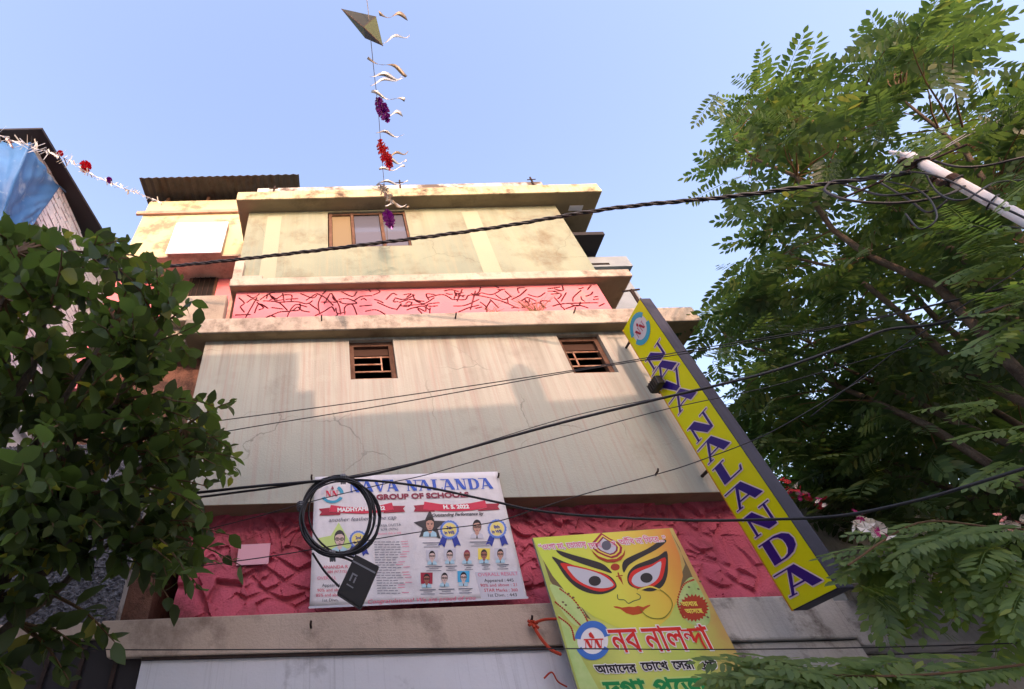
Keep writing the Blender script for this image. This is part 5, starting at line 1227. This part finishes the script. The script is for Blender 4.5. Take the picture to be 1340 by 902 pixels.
# dry grass on the ledge
def tuft(x, y, n, h, label, seed):
    r = random.Random(seed); p = at(x, y, Y3 + .06); p.z = Z3t; m = MB(); mt = flat('dry_grass_%d' % seed, lin((150, 112, 84)), .9)
    for k in range(n):
        d = Vector((r.uniform(-.9, .9), r.uniform(-.5, .15), 1)) * h * r.uniform(.4, 1); q = p + Vector((r.uniform(-.06, .06), r.uniform(-.02, .02), 0)); m.tube([q, q + d * .5, q + d + Vector((d.x * .3, 0, -.02))], [.003, .0025, .001], mt, 3, cap=False)
    tag(m.build('dry_grass_tuft'), label, 'grass tuft', 'dry grass on the ledge')
tuft(700, 406, 60, .32, 'bushy dry grass tuft growing on the ledge before the pink relief', 1)
tuft(645, 407, 22, .2, 'small thin dry grass tuft left of the bushy one', 2)

# ================================================================== TREES
def inside(px, py, poly):
    px, py = np.asarray(px), np.asarray(py); r = np.zeros(px.shape, bool); n = len(poly)
    for i in range(n):
        x0, y0 = poly[i]; x1, y1 = poly[(i + 1) % n]
        c = ((y0 > py) != (y1 > py)) & (px < (x1 - x0) * (py - y0) / ((y1 - y0) or 1e-9) + x0)
        r ^= c
    return r
def leaf_template(L, wd, fold, curl):
    ts = (0, .22, .5, .78, 1); ws = (0, .75, 1, .62, 0)
    vs, fs = [], []
    for t, a in zip(ts, ws):
        z = -curl * t * t * L
        vs += [(t * L, 0, z), (t * L, a * wd, z + fold * a * wd), (t * L, -a * wd, z + fold * a * wd)]
    for i in range(4):
        b = 3 * i; fs += [(b, b + 3, b + 4, b + 1), (b, b + 2, b + 5, b + 3)]
    return np.array(vs), fs
def frond_template(L, pairs, ll, lw, droop, seed):
    r = np.random.default_rng(seed); vs, fs = [], []
    for k in range(pairs * 2 + 1):
        t = .14 + .86 * (k // 2) / pairs; side = 1 if k % 2 else -1
        if k == pairs * 2: t, side = 1.0, 0
        x, z = t * L, -droop * t * t * L
        an = side * math.radians(68 - 22 * t + r.uniform(-8, 8)); l = ll * (.72 + .5 * math.sin(math.pi * (.15 + .8 * t))) * r.uniform(.9, 1.1)
        d = np.array([math.cos(an), math.sin(an), -.28 + r.uniform(-.15, .15)]); d /= np.linalg.norm(d)
        nrm = np.array([.15, -side * .25, 1.0]); sv = np.cross(nrm, d); sv /= np.linalg.norm(sv)
        b = len(vs); p = np.array([x, side * .004, z])
        for f, q in ((.06, 0), (.35, .5), (.7, .42), (1.0, 0), (.7, -.42), (.35, -.5)): vs.append(p + d * l * f + sv * lw * q - np.array([0, 0, .12 * l * f * f]))
        fs += [(b, b + 1, b + 5), (b + 1, b + 2, b + 4, b + 5), (b + 2, b + 3, b + 4)]
    n = 6
    for i in range(n + 1):
        t = i / n; x, z = t * L, -droop * t * t * L; vs += [(x, .004 * (1 - .7 * t), z), (x, -.004 * (1 - .7 * t), z)]
    b = len(vs) - 2 * (n + 1); fs += [(b + 2 * i, b + 2 * i + 1, b + 2 * i + 3, b + 2 * i + 2) for i in range(n)]
    return np.array([tuple(v) for v in vs]), fs
def frames(d, up):
    d = d / np.linalg.norm(d, axis=1, keepdims=True)
    s = np.cross(up, d); s /= np.linalg.norm(s, axis=1, keepdims=True) + 1e-9
    n = np.cross(d, s)
    return np.stack([d, s, n], 2)          # columns
def foliage(tree, part, stuffname, temps, P, R, S, mat, keep=300):
    """the leaves that show largest become objects of their own, the rest one mesh"""
    px, py, dep = project(P)
    vis = (px > -30) & (px < 1370) & (py > -30) & (py < 930)
    face = np.abs(((P - NCAM) / np.linalg.norm(P - NCAM, axis=1, keepdims=True) * R[:, :, 2]).sum(1)) + .35
    score = np.where(vis, S * face / dep ** 3, -1)
    order = np.argsort(-score); top = set(order[:keep].tolist())
    o0 = np.array(tree['_o']); mes = []
    for k, (v, f) in enumerate(temps):
        me = bpy.data.meshes.new(part); me.from_pydata([tuple(q) for q in v], [], f); me.materials.append(mat); me.polygons.foreach_set('use_smooth', [True] * len(f)); mes.append(me)
    ti = rng.integers(0, len(temps), len(P))
    for i in order[:keep]:
        o = bpy.data.objects.new(part, mes[ti[i]]); COL.objects.link(o); o.parent = tree
        M = Matrix([list(R[i][r] * S[i]) + [P[i][r] - o0[r]] for r in range(3)] + [[0, 0, 0, 1]])
        o.matrix_local = M
    V, F, b = [], [], 0
    for k, (v, f) in enumerate(temps):
        ids = np.array([i for i in np.nonzero(ti == k)[0] if i not in top])
        if len(ids) == 0: continue
        w_ = np.einsum('nij,vj->nvi', R[ids], v) * S[ids][:, None, None] + P[ids][:, None, :] - o0
        V.append(w_.reshape(-1, 3))
        nv = len(v)
        for q in range(len(ids)):
            F += [tuple(b + q * nv + t for t in ff) for ff in f]
        b += nv * len(ids)
    me = bpy.data.meshes.new(stuffname); me.from_pydata(np.concatenate(V).tolist(), [], F); me.materials.append(mat); me.polygons.foreach_set('use_smooth', [True] * len(F))
    o = bpy.data.objects.new(stuffname, me); COL.objects.link(o); o.parent = tree; o['kind'] = 'stuff'
def branch_pts(a, b, sag, n=7, seed=0, wob=.06):
    r = random.Random(seed); a, b = Vector(a), Vector(b); L = (b - a).length; out = []
    for i in range(n + 1):
        t = i / n; p = a.lerp(b, t) + Vector((0, 0, sag * L * math.sin(math.pi * t)))
        if 0 < i < n: p += Vector((r.uniform(-1, 1), r.uniform(-1, 1), r.uniform(-1, 1))) * wob * L * .3
        out.append(p)
    return out

# ---- broad leaved tree, left
LT = empty('broad_leaved_tree', (-2.3, 2.75, 0), 'dark green broad leaved tree filling the left side before the school', 'tree')
fork = Vector((-2.2, 2.8, 2.7))
m = MB(); m.tube([(-2.3, 2.75, -.1), (-2.32, 2.8, 1.0), (-2.24, 2.78, 2.0), fork], [.16, .13, .115, .10], BARK, 12); m.build('trunk', LT, smooth=True)
polyL = [(-60, 270), (30, 296), (65, 300), (100, 292), (130, 300), (160, 322), (172, 345), (212, 348), (235, 355), (255, 385), (262, 420), (258, 455), (235, 485), (262, 505), (285, 512), (290, 545), (310, 580), (318, 622), (296, 650), (275, 672), (262, 700), (275, 735), (240, 775), (190, 780), (150, 740), (120, 700), (80, 720), (30, 740), (-60, 830)]
cand = []
n_try = 5200
cx, cy, ct = rng.uniform(-60, 325, n_try), rng.uniform(270, 830, n_try), rng.uniform(2.5, 4.6, n_try)
ok = inside(cx, cy, polyL)
# thinner low down, where the yard wall shows through
thin = (cy > 700) & (cx < 190) & (rng.random(n_try) < .7)
ok &= ~thin
ok &= ~((cx < 150) & (cy < 420) & (rng.random(n_try) < .35))
cx, cy, ct = cx[ok][:300], cy[ok][:300], ct[ok][:300]
tw = [att(a, b, t) for a, b, t in zip(cx, cy, ct)]
extra = [(-10, 610, 2.6), (30, 620, 2.7), (60, 650, 2.7), (100, 670, 2.8), (140, 690, 2.9), (170, 660, 3.0), (200, 690, 3.1), (0, 720, 2.6), (40, 700, 2.6), (80, 740, 2.7), (120, 730, 2.8), (160, 740, 2.9), (-20, 770, 2.5), (210, 740, 3.1), (20, 790, 2.6), (60, 780, 2.6), (15, 640, 2.3), (40, 660, 2.4), (70, 690, 2.4), (20, 700, 2.3), (100, 640, 2.5), (130, 670, 2.6), (50, 720, 2.5), (10, 740, 2.4), (90, 720, 2.6), (150, 700, 2.8), (140, 640, 2.6), (-10, 670, 2.3), (30, 760, 2.5), (110, 690, 2.5), (180, 715, 2.9), (20, 860, 2.5), (60, 845, 2.6), (110, 850, 2.6), (150, 840, 2.7), (30, 895, 2.4), (90, 890, 2.5), (30, 600, 2.1), (55, 585, 2.1), (60, 630, 2.2), (310, 600, 3.3), (300, 585, 3.4), (305, 525, 3.4), (205, 350, 3.2), (165, 315, 3.1), (250, 395, 3.4), (262, 770, 3.0), (240, 745, 3.0), (225, 790, 2.9), (315, 740, 3.2), (300, 700, 3.3)]
tw += [att(*e) for e in extra]
limbs = []
hubs = [att(*q) for q in ((60, 420, 3.2), (150, 420, 3.6), (210, 430, 3.5), (80, 560, 3.0), (180, 560, 3.4), (240, 560, 3.6), (60, 680, 2.8), (180, 690, 3.2), (20, 330, 3.4), (110, 330, 3.5), (-20, 520, 3.0), (-40, 850, 2.4))]
mtrunk = MB()
for i, h in enumerate(hubs):
    P_ = branch_pts(fork + Vector((0, 0, -.15 * (i % 3))), h, .05, 8, i); mt = MB()
    mt.tube(P_, [.042 - .032 * k / 8 for k in range(9)], BARK, 8); mt.build('limb', LT, smooth=True); limbs += P_[3:]
mt = MB(); P, Dv, Nn, Sc = [], [], [], []
r = random.Random(21)
centre = Vector((-2.4, 2.9, 4.2))
for q, tip in enumerate(tw):
    hub = min(limbs, key=lambda z_: (z_ - tip).length + r.uniform(0, .15))
    P_ = branch_pts(hub, tip, .06, 4, q + 100); mt.tube(P_, [.011, .009, .007, .005, .003], TWIG, 4, cap=False)
    d0 = (tip - hub).normalized(); nl = r.randint(9, 13)
    for k in range(nl):
        t = .35 + .65 * k / (nl - 1); b = P_[min(int(t * 4), 3)].lerp(P_[min(int(t * 4) + 1, 4)], t * 4 - int(t * 4)) if t < 1 else P_[4]
        a = k * 2.4 + q; sd_ = d0.orthogonal().normalized(); s2 = d0.cross(sd_)
        dv = d0 * r.uniform(.25, .9) + (sd_ * math.cos(a) + s2 * math.sin(a)) * r.uniform(.7, 1.0) + Vector((0, 0, r.uniform(-.45, .35)))
        P.append(b); Dv.append(dv); Nn.append(Vector((-.15 + r.uniform(-.6, .6), .2 + r.uniform(-.7, .6), .9))); Sc.append(r.uniform(.45, 1.2) * (1.0 if k < nl - 3 else .75))
o = mt.build('twigs', LT); o['kind'] = 'stuff'
P, Dv, Nn, Sc = np.array([tuple(v) for v in P]), np.array([tuple(v) for v in Dv]), np.array([tuple(v) for v in Nn]), np.array(Sc)
foliage(LT, 'leaf', 'crown_leaves', [leaf_template(.155, .048, .22, .16), leaf_template(.14, .052, .12, .38), leaf_template(.165, .042, .35, .05), leaf_template(.15, .046, -.1, -.2), leaf_template(.12, .040, .3, .6)], P, frames(Dv, Nn), Sc, LEAFL)

# ---- feathery (pinnate) tree, right
RTR = empty('feathery_tree', (5.9, 3.2, 0), 'tall feathery leaved tree behind the pole on the right', 'tree')
fk = Vector((5.75, 3.25, 3.0))
m = MB(); m.tube([(5.95, 3.2, -.1), (5.9, 3.2, 1.2), (5.8, 3.25, 2.2), fk], [.2, .17, .15, .13], BARK, 12); m.build('trunk', RTR, smooth=True)
polyR = [(898, 170), (908, 130), (940, 112), (990, 108), (1040, 122), (1085, 104), (1120, 96), (1140, 60), (1165, 35), (1210, 30), (1255, 38), (1258, 75), (1255, 140), (1300, 150), (1340, 120), (1420, 110), (1420, 760), (1340, 770), (1230, 740), (1100, 700), (1060, 660), (1010, 600), (975, 570), (935, 510), (905, 455), (905, 410), (985, 385), (975, 350), (985, 305), (975, 255), (945, 235), (905, 215)]
n_try = 9000
cx, cy = rng.uniform(880, 1420, n_try), rng.uniform(20, 800, n_try)
f_ = np.clip((cx - 880) / 460, 0, 1); ct = (5.9 - 1.9 * f_) + rng.uniform(0, 1, n_try) * (1.9 + .9 * f_)
ok = inside(cx, cy, polyR)
# clumps and gaps
g1 = np.sin(cx * .021 + 1.3) * np.sin(cy * .026 + .4) + .6 * np.sin(cx * .047 + cy * .033) + .4 * np.sin(cx * .013 - cy * .041)
ok &= (g1 + rng.normal(0, .16, n_try)) > -.26
ok &= ~((cy < 330) & (cx < 1130) & (rng.random(n_try) < .2))
cx, cy, ct = cx[ok][:1200], cy[ok][:1200], ct[ok][:1200]
tips = [att(a, b, t) for a, b, t in zip(cx, cy, ct)]
tips += [att(a, b, t) for a, b, t in zip(rng.uniform(975, 1130, 130), rng.uniform(500, 650, 130), rng.uniform(5.4, 7.0, 130)) if b < 655 and a > 960 + (b - 500) * .62]
tips += [att(a, b, t) for a, b, t in zip(rng.uniform(1100, 1400, 110), rng.uniform(430, 680, 110), rng.uniform(4.8, 6.8, 110))]
hubs = [att(*q) for q in ((960, 180, 6.4), (1060, 160, 6.2), (1180, 130, 5.6), (1300, 180, 5.4), (1010, 300, 6.4), (1120, 320, 6.0), (1250, 340, 5.4), (950, 440, 6.8), (1060, 450, 6.2), (1180, 470, 5.6), (1300, 480, 5.0), (1040, 570, 6.2), (1150, 600, 5.6), (1280, 620, 4.9), (1130, 690, 5.2))]
limbs = []
for i, h in enumerate(hubs):
    P_ = branch_pts(fk + Vector((0, 0, -.2 * (i % 3))), h, .04, 9, i + 40); mt = MB(); mt.tube(P_, [.055 - .044 * k / 9 for k in range(10)], BARK, 8); mt.build('limb', RTR, smooth=True); limbs += P_[3:]
mt = MB(); P, Dv, Nn, Sc = [], [], [], []
r = random.Random(33)
for q, tip in enumerate(tips):
    hub = min(limbs, key=lambda z_: (z_ - tip).length + r.uniform(0, .2))
    d0 = (tip - hub)
    if d0.length > .9: hub = tip - d0.normalized() * .9
    if q % 3 == 0: mt.tube(branch_pts(hub, tip, .05, 4, q + 900), [.010, .008, .006, .005, .003], TWIG, 4, cap=False)
    d0.normalize()
    for k in range(2):
        a = r.uniform(0, 6.28); dv = d0 * .5 + Vector((math.cos(a), math.sin(a), r.uniform(-.5, .35)))
        P.append(tip); Dv.append(dv); Nn.append(Vector((.35 + r.uniform(-.55, .45), .25 + r.uniform(-.55, .45), .9))); Sc.append(r.uniform(.65, 1.1))
n_high = len(P)
# long bright fronds low on the right and near the frame edge
low = [(1140, 750, 3.2, -.6, -.7), (1165, 730, 3.2, -1, -.2), (1170, 720, 3.1, -1, 0), (1150, 760, 3.1, -.5, -.8), (1190, 700, 3.2, -1, .1), (1230, 690, 3.1, -1, .1), (1290, 740, 2.9, -.8, -.5), (1320, 790, 2.8, -.6, -.7), (1260, 730, 3.0, -1, -.2), (1320, 300, 3.3, -1, .1), (1350, 330, 3.2, -1, .2), (1300, 340, 3.4, -1, 0), (1275, 300, 3.6, -.8, .3), (1230, 180, 4.0, -.8, -.3), (1345, 240, 3.3, -.8, -.3), (1345, 560, 3.3, -1, 0), (1330, 610, 3.3, -1, -.2), (1300, 520, 3.5, -1, .1), (1200, 870, 2.7, -1, 0), (1290, 880, 2.6, -1, 0), (1340, 870, 2.5, -1, .1), (1130, 770, 3.0, 1, -.35), (1200, 735, 3.1, -1, .0), (1215, 715, 3.1, -1, -.1), (1240, 700, 3.0, -1, -.15), (1250, 705, 2.9, -1, -.2), (1300, 715, 2.8, -1, -.3), (1335, 730, 2.7, -1, -.4), (1200, 750, 3.0, -.6, -.4), (1240, 740, 2.9, -.6, -.5), (1310, 760, 2.8, -.7, -.5), (1350, 770, 2.6, -1, -.4), (1290, 690, 3.0, -1, 0), (1345, 690, 2.8, -1, 0), (1330, 400, 3.0, -1, .1), (1345, 420, 2.9, -1, -.1), (1350, 380, 3.0, -1, .2), (1320, 440, 3.1, -1, -.3),
       (1010, 880, 2.9, -1, .1), (1040, 868, 2.9, -1, -.05), (1020, 900, 2.8, -1, .15), (1060, 890, 2.8, -1, .25), (1000, 905, 2.8, -1, .1), (1075, 880, 2.7, -1, .2), (1110, 890, 2.6, -1, .15), (1060, 902, 2.6, -1, .1), (1130, 895, 2.6, -1, .2), (1170, 880, 2.7, -1, .1), (1090, 872, 2.8, -.8, -.1), (1210, 890, 2.6, -1, .1), (1270, 900, 2.5, -1, .1), (1080, 915, 2.5, -1, .3), (1140, 915, 2.5, -1, .3)]
for x, y, t, sx_, dz in low:
    for k in range(4):
        P.append(att(x + r.uniform(-14, 14), y + r.uniform(-10, 10), t)); Dv.append(Vector((sx_, r.uniform(-.5, .5), dz + r.uniform(-.25, .25)))); Nn.append(Vector((-.5 + r.uniform(-.3, .3), -.5 + r.uniform(-.3, .2), .7))); Sc.append(r.uniform(.5, .78))
for pts in ([(1200, 885, 2.6), (1100, 880, 2.75), (1000, 885, 2.85)], [(1420, 700, 2.6), (1300, 690, 2.9), (1200, 685, 3.1), (1110, 740, 3.0)], [(1420, 860, 2.3), (1250, 880, 2.5), (1150, 885, 2.6), (1070, 882, 2.7)], [(1420, 380, 2.8), (1345, 392, 3.0), (1290, 410, 3.2)]):
    mt.tube(smooth_path([att(*q) for q in pts], 6), .006, TWIG, 5)
o = mt.build('twigs', RTR); o['kind'] = 'stuff'
P, Dv, Nn, Sc = np.array([tuple(v) for v in P]), np.array([tuple(v) for v in Dv]), np.array([tuple(v) for v in Nn]), np.array(Sc)
FT = [frond_template(.48, 8, .118, .046, .25, 1), frond_template(.44, 7, .125, .050, .45, 2), frond_template(.54, 9, .112, .043, .15, 3)]
FR = frames(Dv, Nn); nh = n_high
foliage(RTR, 'frond', 'crown_fronds', FT, P[:nh], FR[:nh], Sc[:nh], LEAFR, 190)
foliage(RTR, 'frond', 'low_fronds', FT, P[nh:], FR[nh:], Sc[nh:], LEAFLIT, 110)
